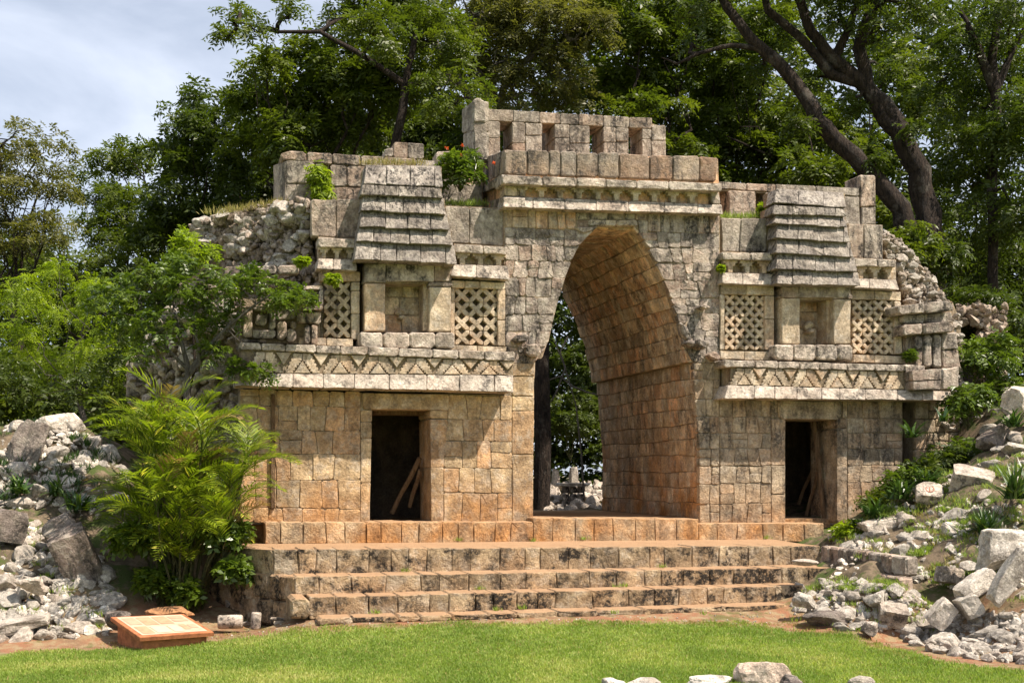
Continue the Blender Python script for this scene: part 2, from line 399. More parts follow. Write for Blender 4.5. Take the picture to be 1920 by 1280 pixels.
# lawn outline (photo positions of its far edge) -> world
LE = [ghit(x, y, 10) for x, y in ((-400, 1232), (0, 1226), (120, 1222), (250, 1216), (400, 1204), (500, 1190), (620, 1181), (800, 1174), (1000, 1170), (1200, 1168), (1400, 1172), (1470, 1182), (1600, 1192), (1640, 1206), (1690, 1232), (1760, 1244), (1860, 1254), (1960, 1262), (2300, 1280))]
LEX = np.array([p[0] for p in LE]); LEY = np.array([p[1] for p in LE])
o_s = np.argsort(LEX); LEX, LEY = LEX[o_s], LEY[o_s]
def lawn_edge(X): return np.interp(X, LEX, LEY)

gx = np.unique(np.concatenate([np.linspace(-900, -40, 12), np.linspace(-40, -12, 30), np.arange(-12, 14, .14), np.linspace(14, 40, 30), np.linspace(40, 900, 12)]))
gy = np.unique(np.concatenate([np.linspace(-200, 10, 12), np.arange(10, 29, .14), np.linspace(29, 60, 40), np.linspace(60, 1500, 14)]))
GX, GY = np.meshgrid(gx, gy); fx, fy = GX.ravel(), GY.ravel(); fz = hgt(fx, fy)
lawn = fy < lawn_edge(fx)
bump_n = np.array([noise.fractal(Vector((a * 1.3, b * 1.3, 0)), .7, 2.1, 4) if (-13 < a < 15 and 10 < b < 30) else 0. for a, b in zip(fx, fy)])
mound = np.clip((fz - .26) / .5, 0, 1)
fz = fz + bump_n * (.012 + .16 * mound)
verts = np.stack([fx, fy, fz], 1)
nx_, ny_ = len(gx), len(gy)
idx = np.arange(nx_ * ny_).reshape(ny_, nx_)
quads = np.stack([idx[:-1, :-1], idx[:-1, 1:], idx[1:, 1:], idx[1:, :-1]], -1).reshape(-1, 4)
me = mesh_from('ground', verts.tolist(), quads.tolist(), None, True)
at = me.attributes.new('tone', 'FLOAT', 'POINT')
tone = np.clip((lawn_edge(fx) - fy) / .16 + .1 + bump_n * .5, 0, 1); tone[np.abs(fx) > 60] = 1
at.data.foreach_set('value', tone.astype(np.float32))
at2 = me.attributes.new('slope', 'FLOAT', 'POINT'); at2.data.foreach_set('value', np.clip(mound * 1.2, 0, 1).astype(np.float32))
m, n, l, b = mat_base('earth', 1.0)
t = n.new('ShaderNodeTexCoord'); vec = t.outputs['Object']
a = n.new('ShaderNodeAttribute'); a.attribute_name = 'tone'
c = mix(n, l, ramp(n, l, nz(n, l, vec, 1.2, 6, .6), .4, .6), (.32, .15, .08), (.25, .15, .085))
c = mix(n, l, ramp(n, l, nz(n, l, vec, 5, 6, .6), .45, .6), c, (.34, .25, .14))
c = mix(n, l, mth(n, l, 'MULTIPLY', ramp(n, l, nz(n, l, vec, 1.6, 7, .7), .54, .60), .7), c, (.10, .12, .03))
g = mix(n, l, ramp(n, l, nz(n, l, vec, 3, 6, .6), .4, .6), (.15, .21, .04), (.22, .26, .06))
a2 = n.new('ShaderNodeAttribute'); a2.attribute_name = 'slope'
soil = mix(n, l, ramp(n, l, nz(n, l, vec, 3.3, 7, .7), .44, .56), (.11, .085, .055), (.23, .17, .11)); soil = mix(n, l, ramp(n, l, nz(n, l, vec, 2.1, 7, .7), .50, .58), soil, (.075, .10, .025))
c = mix(n, l, a2.outputs['Fac'], c, soil)
c = mix(n, l, a.outputs['Fac'], c, g)
f5 = nz(n, l, vec, 60, 4, .7); c = mix(n, l, 1.0, c, mix(n, l, f5, (.6, .6, .6), (1.35, 1.35, 1.35)), 'MULTIPLY')
l.new(c, b.inputs['Base Color'])
bp = n.new('ShaderNodeBump'); bp.inputs['Strength'].default_value = .8; bp.inputs['Distance'].default_value = .04
l.new(mth(n, l, 'ADD', f5, nz(n, l, vec, 14, 6, .7)), bp.inputs['Height']); l.new(bp.outputs[0], b.inputs['Normal'])
me.materials.append(m); M['earth'] = m
link('ground', me, None, kind='structure')

# ================================================================== the arch gateway
GATE = empty('arch_gateway', (OX, OY, 0), TH, label='great stone ruin with a tall pointed corbelled arch between two carved wings', category='ruin')
# the front opening, right and left edge (photo positions)
AR = [(1311, 972), (1311, 835), (1304, 760), (1300, 708), (1299, 679)]
AR2 = [(1287, 679), (1281, 639), (1273, 601), (1261, 567), (1256, 552), (1243, 520), (1227, 485), (1215, 460), (1199, 438), (1187, 427)]
AL = [(1000, 972), (1001, 835), (1002, 740), (1003, 672)]
AL2 = [(1018, 672), (1028, 640), (1038, 598), (1049, 558), (1060, 519), (1077, 476), (1093, 451), (1109, 435), (1124, 424)]
def fx_of(curve):
    ys = [p[1] for p in curve][::-1]; xs = [p[0] for p in curve][::-1]
    return lambda y: float(np.interp(y, ys, xs))
fAR, fAL = fx_of(AR + AR2), fx_of(AL + AL2)
# depth of the passage: where the foot of its right wall meets the photo's far corner
uF = L(1311, 972, 0)[0]; DB = 4.0
while L(1129, 962, DB)[0] < uF and DB < 7: DB += .02
DB = min(DB, 5.3)

# ---- solid cores (mortar and rubble) behind the facing stones
lw = Acc()
lw.core([(450, 733), (697, 737), (693, 982), (450, 982)], .022, 1.0)
lw.core([(808, 737), (945, 740), (945, 982), (808, 982)], .022, 1.0)
lw.core([(697, 737), (808, 738), (808, 767), (697, 767)], .022, 1.0)
LOW_L = lw.put('lower_wall', M['mortar'], GATE)
rw = Acc()
rw.core([(1350, 745), (1472, 748), (1472, 984), (1350, 984)], .022, 1.0)
rw.core([(1570, 750), (1692, 752), (1692, 984), (1570, 984)], .022, 1.0)
rw.core([(1472, 748), (1570, 750), (1570, 786), (1472, 786)], .022, 1.0)
LOW_R = rw.put('lower_wall', M['mortar'], GATE)
# rooms: side, back and top masses
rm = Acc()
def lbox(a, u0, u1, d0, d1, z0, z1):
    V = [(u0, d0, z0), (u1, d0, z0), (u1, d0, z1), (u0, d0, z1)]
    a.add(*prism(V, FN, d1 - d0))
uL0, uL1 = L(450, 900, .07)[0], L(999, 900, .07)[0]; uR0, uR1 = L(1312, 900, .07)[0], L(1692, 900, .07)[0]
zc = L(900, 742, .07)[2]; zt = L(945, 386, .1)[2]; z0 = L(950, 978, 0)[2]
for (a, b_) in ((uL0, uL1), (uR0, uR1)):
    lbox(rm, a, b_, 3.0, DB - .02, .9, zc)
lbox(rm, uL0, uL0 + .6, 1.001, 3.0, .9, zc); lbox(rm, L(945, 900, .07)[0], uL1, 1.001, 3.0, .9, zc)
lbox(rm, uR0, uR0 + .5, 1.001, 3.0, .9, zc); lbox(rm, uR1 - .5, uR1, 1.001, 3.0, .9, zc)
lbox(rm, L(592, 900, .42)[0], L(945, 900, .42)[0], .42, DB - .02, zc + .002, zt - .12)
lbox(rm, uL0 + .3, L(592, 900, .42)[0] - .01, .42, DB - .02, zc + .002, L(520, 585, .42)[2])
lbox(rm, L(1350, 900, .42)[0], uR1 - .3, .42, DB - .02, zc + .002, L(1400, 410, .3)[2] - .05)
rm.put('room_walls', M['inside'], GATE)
# arch piers and spandrels, extruded the depth of the passage
sp = Acc()
cl = [(945, 392), (1151, 400), (1151, 418), (1120, 421)] + [(x - 3, y) for x, y in AL2[::-1]] + [(1000, 672), (997, 978), (945, 978)]
cr_ = [(1151.5, 400), (1350, 404), (1350, 982), (1315, 982), (1314, 835), (1303, 708), (1302, 679)] + [(x + 4, y) for x, y in AR2] + [(1183, 422), (1151.5, 418)]
sp.core(cl, .024, DB); sp.core(cr_, .024, DB)
FACE = sp.put('arch_face', M['mortar'], GATE)

# ---- lower wall, left wing
Z = lambda *p: [yl(a, b) for a, b in p]
ll = Z(((450, 729), (960, 741)), ((450, 757), (960, 786)), ((450, 806), (960, 806)), ((450, 850), (960, 850)), ((450, 901), (960, 893)), ((450, 937), (960, 937)), ((450, 980), (960, 979)))
rows(LOW_L, 'wall_block', Z(((450, 729), (690, 735)), ((450, 759), (690, 764)), ((450, 806), (690, 808)), ((450, 852), (690, 850)), ((450, 901), (690, 899)), ((450, 950), (690, 955)), ((450, 979), (690, 979))),
     lambda y: 450, lambda y: 676, 0, .09, (26, 44), M['lower'], 11, gap=.22, bev=.007, wob=1.8, proud=.008)
rows(LOW_L, 'wall_block', Z(((800, 739), (960, 742)), ((800, 785), (960, 787)), ((800, 825), (960, 828)), ((800, 876), (960, 878)), ((800, 922), (960, 925)), ((800, 979), (960, 979))),
     lambda y: 840 if y < 800 else 832, lambda y: 960, 0, .09, (24, 36), M['lower'], 15, gap=.22, bev=.007, wob=1.8, proud=.008)
rows(LOW_L, 'jamb_stone', Z(((675, 768), (700, 769)), ((675, 822), (700, 822)), ((675, 905), (700, 905)), ((675, 979), (700, 979))), lambda y: 676, lambda y: 698 - (y - 770) * .02, -.012, 1.0, (40, 50), M['lower'], 3, gap=.3, bev=.010)
rows(LOW_L, 'jamb_stone', Z(((807, 769), (840, 769)), ((807, 785), (840, 785)), ((807, 876), (840, 876)), ((807, 979), (840, 979))), lambda y: 806 + (y - 770) * .012, lambda y: 840 if y < 800 else 832, -.012, 1.0, (60, 70), M['lower'], 4, gap=.3, bev=.010)
block('lintel', [(679, 736), (842, 739), (842, 769), (681, 767)], -.03, 1.0, M['lower'], LOW_L, bev=.012)
block('lintel', [(698, 768), (800, 769), (800, 778), (700, 777)], .5, .4, M['wood'], LOW_L, bev=.012)
# ---- lower wall, right wing
RL = Z(((1350, 748), (1700, 752)), ((1350, 781), (1700, 784)), ((1350, 811), (1700, 812)), ((1350, 840), (1700, 841)), ((1350, 874), (1700, 872)), ((1350, 906), (1700, 902)), ((1350, 944), (1700, 940)), ((1350, 981), (1700, 979)))
rows(LOW_R, 'wall_block', RL, lambda y: 1350, lambda y: 1446, 0, .09, (21, 31), M['lower_right'], 21, gap=.25, bev=.009, wob=1.8, proud=.01)
rows(LOW_R, 'wall_block', RL[:], lambda y: 1589, lambda y: 1692, 0, .09, (21, 31), M['lower_right'], 22, gap=.25, bev=.009, wob=1.8, proud=.01)
rows(LOW_R, 'jamb_stone', Z(((1446, 784), (1474, 784)), ((1446, 872), (1474, 872)), ((1446, 981), (1474, 981))), lambda y: 1446, lambda y: 1473, -.012, 1.0, (60, 70), M['lower_right'], 5, gap=.3)
rows(LOW_R, 'jamb_stone', Z(((1568, 784), (1592, 784)), ((1568, 803), (1592, 803)), ((1568, 980), (1592, 980))), lambda y: 1569, lambda y: 1589, -.015, 1.0, (60, 70), M['lower_right'], 6, gap=.3)
block('wall_block', [(1446, 749), (1458, 749), (1458, 784), (1446, 784)], 0, .09, M['lower_right'], LOW_R)
block('wall_block', [(1580, 751), (1589, 751), (1589, 784), (1580, 784)], 0, .09, M['lower_right'], LOW_R)
block('lintel', [(1458, 750), (1580, 752), (1578, 787), (1462, 786)], -.03, 1.0, M['lower_right'], LOW_R, bev=.02, cut=.05)
# far right stub wall beyond the recess
st = Acc(); st.core([(1716, 752), (1800, 752), (1800, 985), (1716, 985)], .16, 1.4); ST = st.put('end_wall', M['mortar'], GATE)
rows(ST, 'wall_block', Z(((1716, 752), (1800, 750)), ((1716, 786), (1800, 784)), ((1716, 812), (1800, 810)), ((1716, 842), (1800, 840)), ((1716, 874), (1800, 870)), ((1716, 910), (1800, 905)), ((1716, 950), (1800, 945))),
     lambda y: 1717, lambda y: 1798, .07, .1, (16, 24), M['lower_right'], 23, gap=.4)

# ---- arch face
rows(FACE, 'pier_stone', Z(((958, 680), (1003, 681)), ((958, 705), (1003, 705)), ((958, 742), (1003, 742)), ((958, 770), (1003, 770)), ((958, 852), (1003, 852)), ((958, 979), (1003, 979))),
     lambda y: 960, fAL, 0, .5, (40, 60), M['lower'], 31, gap=.35, bev=.012, split=0)
fl = [yl((945, y0_), (1350, y1_)) for y0_, y1_ in ((391, 403), (427, 439), (459, 466), (488, 494), (520, 527), (556, 560), (590, 588), (622, 618), (650, 648), (680, 680))]
rows(FACE, 'arch_stone', fl[:2], lambda y: 947, lambda y: 1080, -.0, .10, (13, 30), M['vault'], 32, gap=.3)
rows(FACE, 'arch_stone', fl[:2], lambda y: 1215, lambda y: 1349, -.0, .10, (13, 30), M['grey'], 33, gap=.3)
rows(FACE, 'arch_stone', [yl((1080, 396), (1215, 400)), yl((1080, 411), (1215, 413))], lambda y: 1080, lambda y: 1215, 0, .10, (18, 34), M['grey'], 34, gap=.4)
rows(FACE, 'capstone', [yl((1080, 411), (1215, 412)), yl((1080, 423), (1215, 424))], lambda y: 1104, lambda y: 1196, -.03, .6, (40, 60), M['mould'], 35, gap=.4, bev=.02)
block('capstone', [(1080, 412), (1104, 412), (1106, 424), (1083, 430)], -.0, .2, M['grey'], FACE); block('capstone', [(1196, 412), (1215, 412), (1215, 438), (1199, 436)], 0, .2, M['grey'], FACE)
block('capstone', [(1078, 426), (1122, 424), (1110, 434), (1090, 438)], -.04, .3, M['mould'], FACE, bev=.03)
for k in range(1, 9):
    sd_ = 40 + k
    rows(FACE, 'arch_stone', fl[k:k + 2], lambda y: 947, fAL, 0, .12, (15, 35), M['grey'], sd_, gap=.10, bev=.009, wob=2.6, cut=.025, rough=.012, split=.22)
    rows(FACE, 'arch_stone', fl[k:k + 2], fAR, lambda y: 1349, 0, .12, (15, 35), M['grey'], sd_ + 20, gap=.10, bev=.009, wob=2.6, cut=.025, rough=.012, split=.22)
rl2 = [yl((1300, a_), (1350, a_)) for a_ in (680, 712, 748, 781, 812, 842, 874, 908, 945, 981)]
rows(FACE, 'pier_stone', rl2, fAR, lambda y: 1349, 0, .12, (16, 27), M['lower_right'], 71, gap=.35, bev=.014)
# stones standing out of the face
for q, dd in (([(965, 628), (990, 626), (992, 640), (966, 642)], -.28), ([(1314, 570), (1334, 572), (1332, 580), (1316, 579)], -.3), ([(1286, 636), (1316, 640), (1318, 652), (1290, 650)], -.22),
              ([(1310, 634), (1334, 640), (1326, 654), (1308, 650)], -.35), ([(1330, 657), (1352, 660), (1352, 676), (1332, 675)], -.25), ([(985, 645), (1012, 643), (1016, 668), (988, 668)], -.14), ([(1274, 600), (1296, 618), (1298, 640), (1282, 634)], -.10)):
    block('tenon_stone', q, dd, -dd + .1, M['grey'], FACE, bev=.03, cut=.05, rough=.02)

# ---- passage wall and vault, right side (facing left)
def curve_fn(front, back, d0, d1):
    Fp = [L(x, y, d0) for x, y in front]; Bp = [L(x, y, d1) for x, y in back]
    def ev(pts, t):
        zs = [p[2] for p in pts]; z = zs[0] + (zs[-1] - zs[0]) * t
        return (float(np.interp(z, zs, [p[0] for p in pts])), pts[0][1], z)
    return lambda a, b: lerp3(ev(Fp, b), ev(Bp, b), a)
BK = [(1129, 962), (1127, 842), (1120, 780), (1113, 716)]
# far edge of the vault: same profile as the front, moved along the passage
def back_of(front, du=0):
    out = []
    for x, y in front:
        u, _, z = L(x, y, 0); w = l2w((u + du, DB, z)); out.append((CX + w[0] / w[1] * F, HZ - (w[2] - HC) / w[1] * F))
    return out
duB = L(1129, 962, DB)[0] - uF
BK2 = back_of(AR2, duB); BK1 = back_of(AR, duB)
def rows3(parent, name, fn, brk, wa, nsign, depth, mat, seed, bev=.008, gapa=.003, rough=.008, into=None, proud=.012):
    rd = random.Random(seed); n_ = 0
    ph = [rd.uniform(0, 6) for _ in brk]
    def bb(k, a): return brk[k] + (.0055 * math.sin(a * 7 + ph[k]) + .003 * math.sin(a * 23 + ph[k] * 2) if 0 < k < len(brk) - 1 else 0)
    for k in range(len(brk) - 1):
        b0, b1 = brk[k], brk[k + 1]; xs = [0.]
        while xs[-1] + wa[1] * 1.3 < 1: xs.append(xs[-1] + rd.uniform(*wa))
        xs.append(1.)
        for i in range(len(xs) - 1):
            a0, a1 = xs[i], xs[i + 1]
            ga = gapa / 7; gb = .0012
            j = lambda s: rd.uniform(-s, s)
            pts = [fn(a0 + ga, bb(k, a0) + gb), fn(a1 - ga, bb(k, a1) + gb), fn(a1 - ga + j(.004), bb(k + 1, a1) - gb), fn(a0 + ga + j(.004), bb(k + 1, a0) - gb)]
            e1 = Vector(pts[1]) - Vector(pts[0]); e2 = Vector(pts[3]) - Vector(pts[0]); nn = e1.cross(e2).normalized() * nsign
            if nsign > 0: pass
            else: pts = pts[::-1]
            pr = rd.uniform(-proud, proud); pts = [vadd(p, nn, pr) for p in pts]
            V, Fs = block_geo(pts, nn, depth, bev, rd, .018, rough)
            if into is not None: into.add(V, Fs)
            else: link(name, mesh_from(name, V, Fs, mat), parent)
            n_ += 1
    return n_
bk = Acc(); VA = link('vault', None, GATE)
fnR1 = curve_fn(AR, BK1, 0.02, DB); fnR2 = curve_fn(AR2, BK2, 0.02, DB)
# mortar skin behind the vault stones
for fn, nb_ in ((fnR1, 6), (fnR2, 10)):
    for i in range(nb_):
        b0, b1 = i / nb_, (i + 1) / nb_
        q = [fn(0.01, b0), fn(1, b0), fn(1, b1), fn(.01, b1)]
        e = (Vector(q[3]) - Vector(q[0])).cross(Vector(q[1]) - Vector(q[0])).normalized()
        q = [vadd(p, e, .028 * (1 if e.x > 0 else -1)) for p in q]
        bk.add(q, [(0, 1, 2, 3)])
COL.objects.unlink(VA); bpy.data.objects.remove(VA)
VA = bk.put('vault', M['mortarwarm'], GATE)
def sgn(fn):
    e1 = Vector(fn(.5, .3)) - Vector(fn(.4, .3)); e2 = Vector(fn(.4, .4)) - Vector(fn(.4, .3)); return 1 if e1.cross(e2).x < 0 else -1
nv = rows3(VA, 'vault_stone', fnR1, [0, .10, .20, .30, .41, .51, .61, .71, .80, .90, 1.0], (.038, .095), sgn(fnR1), .10, M['vault'], 81)
nv += rows3(VA, 'vault_stone', fnR2, [0, .10, .21, .31, .42, .52, .62, .72, .82, .91, 1.0], (.038, .10), sgn(fnR2), .16, M['vault'], 82, proud=.022)
# left side of the passage, out of sight from the front
ls = Acc(); BL1 = back_of(AL, duB); BL2 = back_of(AL2, duB)
fnL1 = curve_fn(AL, BL1, .52, DB); fnL2 = curve_fn(AL2, BL2, .14, DB)
for fn, br in ((fnL1, [0, .12, .24, .36, .5, .62, .74, .87, 1]), (fnL2, [0, .12, .25, .37, .5, .62, .74, .87, 1])):
    rows3(VA, 'vault_stone', fn, br, (.08, .13), -sgn(fnR1), .12, M['vault'], 83, into=ls)
ls.put('passage_stonework', M['vault'], GATE, kind='stuff')
# capstones closing the vault
cs = [L(1118, 424, 0)[0], L(1192, 424, 0)[0]]; zcp = L(1151, 424, 0)[2]
for i in range(8):
    d0 = .15 + (DB - .2) * i / 8; d1 = .15 + (DB - .2) * (i + 1) / 8
    V, Fs = block_geo([(cs[0] - .1, d0 + .01, zcp - .03), (cs[0] - .1, d1 - .01, zcp - .03), (cs[1] + .1, d1 - .01, zcp - .03), (cs[1] + .1, d0 + .01, zcp - .03)][::-1], (0, 0, -1), .18, .02)
    link('capstone', mesh_from('capstone', V, Fs, M['vault']), VA)

# ---- mouldings and friezes
MED = link('medial_frieze', None, GATE); 
def piece(name, q, d, depth, mat, parent, bev=.01):
    V, Fs = bevprism(pxq(q, d), FN, depth, bev); return link(name, mesh_from(name, V, Fs, mat), parent)
def frieze_core(poly_list, name, mat=M['mortar']):
    a = Acc()
    for q, d, d1 in poly_list: a.core(q, d, d1)
    return a.put(name, mat, GATE)
bpy.data.objects.remove(MED)
def saw(p, q, teeth, amp):
    """stepped edge from p to q"""
    out = []; dx, dy = q[0] - p[0], q[1] - p[1]; ln = math.hypot(dx, dy); nx, ny = -dy / ln * amp, dx / ln * amp
    for i in range(teeth):
        t0, t1 = i / teeth, (i + .5) / teeth
        out += [(p[0] + dx * t0, p[1] + dy * t0), (p[0] + dx * t0 + nx, p[1] + dy * t0 + ny), (p[0] + dx * t1 + nx, p[1] + dy * t1 + ny), (p[0] + dx * t1, p[1] + dy * t1)]
    out.append(q); return out
def zigzag(parent, ups, per, ytop, ybot, d, x_end):
    """serrated zigzag ribbon with triangles above and below it"""
    for k, x in enumerate(ups):
        yt, yb = ytop(x), ybot(x); h = yb - yt
        piece('triangle_stone', [(x, yb - h * .60), (x + per * .21, yb - 1), (x - per * .21, yb - 1)], d - .02, .16, M['carved'], parent, .012)
        xd = x + per * .5; yt, yb = ytop(xd), ybot(xd)
        if xd < x_end: piece('triangle_stone', [(xd - per * .21, yt + 1), (xd + per * .21, yt + 1), (xd, yt + h * .60)], d - .01, .16, M['carved'], parent, .012)
        # rising and falling ribbon pieces
        for sgn_ in (-1, 1):
            a = (x + sgn_ * per * .015, yt + 1.5); bx = x + sgn_ * per * .49
            w = per * .23
            if bx > x_end + 2: continue
            tl, tr = (x + sgn_ * .6, yt + h * .01), (x + sgn_ * w, yt + h * .01)
            bl_, br_ = (bx - sgn_ * w, yb - 1), (bx - sgn_ * .4, yb - 1)
            if sgn_ > 0:
                e1 = saw(tr, br_, 5, 2.0); e2 = saw(bl_, (x + .6, yt + h * .34), 5, 2.0)
                poly = [(x + .6, yt + 1)] + e1 + e2
            else:
                e1 = saw((x - .6, yt + h * .34), bl_, 5, 2.0); e2 = saw(br_, tr, 5, 2.0)
                poly = e1 + e2 + [(x - .6, yt + 1)]
            piece('ribbon_stone', poly, d - random.uniform(-.01, .012), .10, M['carved'], parent, .004)
tl1, tl2 = yl((450, 641), (966, 659)), yl((450, 656), (966, 677)); tl3, tl4 = yl((450, 699), (966, 703)), yl((450, 724), (966, 735))
FRL = frieze_core([([(452, 650), (962, 664), (962, 712), (452, 708)], -.34, .28), ([(452, 560), (600, 560), (600, 645), (452, 643)], .05, .3)], 'frieze')
vary(FRL, 'moulding_stone', 448, 966, tl1, tl2, -.43, .55, (40, 64), M['mould'], 91, proud=.012)
zigzag(FRL, [497, 567, 637.5, 709, 780, 848, 917], 70, tl2, tl3, -.39, 955)
piece('triangle_stone', [(452, 676), (486, 658), (486, 662), (468, 697), (452, 697)], -.34, .15, M['carved'], FRL)
slant(FRL, 'moulding_stone', 440, 963, tl3, tl4, -.40, -.52, .60, (38, 72), M['mould'], 92)
rl1, rlb = yl((1358, 674), (1733, 684)), yl((1358, 688), (1733, 697)); rl3, rl4 = yl((1367, 721), (1785, 733)), yl((1357, 747), (1782, 751))
FRR = frieze_core([([(1370, 680), (1712, 688), (1712, 728), (1370, 726)], -.34, .28)], 'frieze')
vary(FRR, 'moulding_stone', 1358, 1735, rl1, rlb, -.43, .55, (36, 60), M['mould'], 93, proud=.015)
zigzag(FRR, [1396, 1454, 1512, 1571, 1627, 1684], 58, rlb, rl3, -.39, 1705)
piece('triangle_stone', [(1370, 690), (1386, 690), (1370, 716)], -.34, .15, M['carved'], FRR)
slant(FRR, 'moulding_stone', 1366, 1783, rl3, rl4, -.40, -.52, .60, (34, 62), M['mould'], 94, flare=(8, 0))
block('moulding_stone', [(1709, 694), (1765, 690), (1766, 712), (1711, 714)], -.62, .7, M['grey'], FRR); block('moulding_stone', [(1711, 714), (1765, 712), (1764, 730), (1712, 731)], -.60, .7, M['grey'], FRR)
block('moulding_stone', [(1765, 690), (1800, 686), (1800, 730), (1766, 731)], -.4, .6, M['rubble'], FRR, bev=.04)

def tfrieze(parent, xs, top, bot, d, w, mat):
    for x in xs:
        yt, yb = top(x), bot(x); h = yb - yt
        q = [(x - w * .42, yt), (x + w * .42, yt), (x + w * .42, yt + h * .22), (x + w * .28, yt + h * .24), (x + w * .28, yt + h * .46), (x + w * .15, yt + h * .48), (x + w * .13, yb), (x - w * .13, yb), (x - w * .15, yt + h * .48), (x - w * .28, yt + h * .46), (x - w * .28, yt + h * .24), (x - w * .42, yt + h * .22)]
        piece('colonnette', q, d, .18, mat, parent, .006)
# small upper friezes of the wings
def small_frieze(x0, x1, y, n, seed, fl2=(0, 0)):
    a = Acc(); a.core([(x0 + 1, y[0]), (x1 - 1, y[1]), (x1 - 1, y[7]), (x0 + 1, y[6])], .10, .35)
    FR = a.put('upper_frieze', M['vault'], GATE)
    L_ = [yl((x0, y[2 * i]), (x1, y[2 * i + 1])) for i in range(4)]
    vary(FR, 'moulding_stone', x0, x1, L_[0], L_[1], -.17, .35, (38, 56), M['mould'], seed)
    w = (x1 - x0) / n; tfrieze(FR, [x0 + w * (i + .5) for i in range(n)], L_[1], L_[2], -.08, w, M['carved'])
    slant(FR, 'moulding_stone', x0, x1, L_[2], L_[3], -.12, -.24, .4, (26, 44), M['mould'], seed + 1, flare=fl2)
small_frieze(596, 668, (444, 448, 463, 465, 484, 486, 504, 508), 3, 101, (2, 2))
small_frieze(850, 952, (457, 462, 473, 478, 495, 498, 517, 525), 3, 103, (5, 4))
small_frieze(1354, 1449, (472, 474, 487, 489, 510, 513, 532, 534), 3, 105, (0, 0))
small_frieze(1602, 1681, (483, 487, 499, 501, 521, 524, 539, 544), 3, 107, (0, 6))
# wall slabs above them
ws = Acc(); ws.core([(585, 376), (945, 390), (945, 470), (600, 455)], .14, .4); UW1 = ws.put('upper_wall', M['mortar'], GATE)
ws = Acc(); ws.core([(1352, 410), (1655, 422), (1655, 500), (1352, 480)], .14, .4); UW2 = ws.put('upper_wall', M['mortar'], GATE)
for q in ([(583, 373), (630, 374), (630, 445), (584, 443)], [(630, 374), (676, 372), (676, 446), (630, 445)], [(835, 386), (880, 388), (880, 456), (835, 455)], [(880, 388), (945, 391), (945, 462), (880, 457)],
          [(1352, 408), (1390, 409), (1386, 472), (1354, 472)], [(1390, 409), (1438, 409), (1438, 473), (1386, 472)], [(1590, 419), (1620, 420), (1620, 484), (1592, 483)], [(1620, 420), (1656, 421), (1656, 487), (1620, 485)]):
    block('wall_slab', q, .10, .2, M['comb'], UW1 if q[0][0] < 1000 else UW2, bev=.014, gap=.3)

# ---- lattice panels
def lattice(x0, x1, y0, y1, nx, ny, d=.02):
    a = Acc(); a.core([(x0 - 6, y0[0] - 8), (x1 + 6, y0[1] - 8), (x1 + 6, y1[1] + 8), (x0 - 6, y1[0] + 8)], d + .22, d + .5)
    LT = a.put('lattice_panel', M['vault'], GATE)
    T, B = yl((x0, y0[0]), (x1, y0[1])), yl((x0, y1[0]), (x1, y1[1]))
    w = (x1 - x0) / nx
    for i in range(nx):
        for j in range(ny):
            g = Acc(); s = .44
            xa, xb = x0 + i * w + .25, x0 + (i + 1) * w - .25
            ya = T(xa) + (B(xa) - T(xa)) * j / ny + .25; yb = T(xa) + (B(xa) - T(xa)) * (j + 1) / ny - .25
            hw, hh = (xb - xa) * s * .5, (yb - ya) * s * .5
            dj = d + random.uniform(-.022, .022); jx, jy = random.uniform(-.5, .5), random.uniform(-.5, .5); xa += jx; xb += jx * .4; ya += jy; yb += jy * .5
            g.add(*bevprism(pxq([(xa, ya), (xa + hw, ya), (xb, yb - hh), (xb, yb), (xb - hw, yb), (xa, ya + hh)], dj), FN, .12, .008))
            g.add(*bevprism(pxq([(xb - hw, ya), (xb, ya), (xb, ya + hh), (xa + hw, yb), (xa, yb), (xa, yb - hh)], dj + .006), FN, .11, .008))
            g.put('lattice_stone', M['carved'], LT)
    return LT
l1 = lattice(607, 657, (527, 529), (632, 634), 2, 4)
l2 = lattice(853, 933, (540, 542), (645, 648), 3, 4)
l3 = lattice(1359, 1434, (552, 555), (655, 656), 4, 5)
l4 = lattice(1598, 1677, (562, 564), (662, 665), 4, 5)
def frame(LT, lst, mat='carved', d=-.04, depth=.3):
    for q in lst: block('frame_stone', q, d, depth, M[mat], LT, bev=.012, gap=.35, cut=.012)
frame(l1, [[(600, 506), (634, 507), (634, 527), (600, 527)], [(634, 507), (676, 509), (676, 528), (634, 527)], [(658, 528), (675, 528), (675, 545), (658, 545)], [(658, 545), (675, 545), (675, 588), (658, 588)], [(658, 588), (675, 588), (675, 636), (658, 636)], [(560, 632), (612, 633), (612, 648), (560, 646)], [(612, 633), (662, 635), (662, 650), (612, 648)]])
frame(l2, [[(846, 525), (872, 526), (872, 540), (846, 540)], [(872, 526), (900, 527), (900, 541), (872, 540)], [(900, 527), (948, 529), (948, 543), (900, 541)], [(845, 540), (853, 540), (853, 646), (845, 645)], [(933, 542), (948, 543), (948, 600), (933, 600)], [(933, 600), (948, 600), (948, 649), (933, 648)], [(845, 646), (895, 648), (895, 660), (845, 657)], [(895, 648), (950, 650), (950, 662), (895, 660)]])
frame(l3, [[(1352, 534), (1400, 535), (1400, 553), (1352, 552)], [(1400, 535), (1452, 536), (1452, 554), (1400, 553)], [(1350, 552), (1359, 552), (1359, 656), (1350, 656)], [(1434, 554), (1452, 554), (1452, 598), (1434, 598)], [(1434, 598), (1452, 598), (1452, 656), (1434, 656)], [(1350, 657), (1396, 658), (1396, 674), (1350, 673)], [(1396, 658), (1452, 658), (1452, 676), (1396, 675)]])
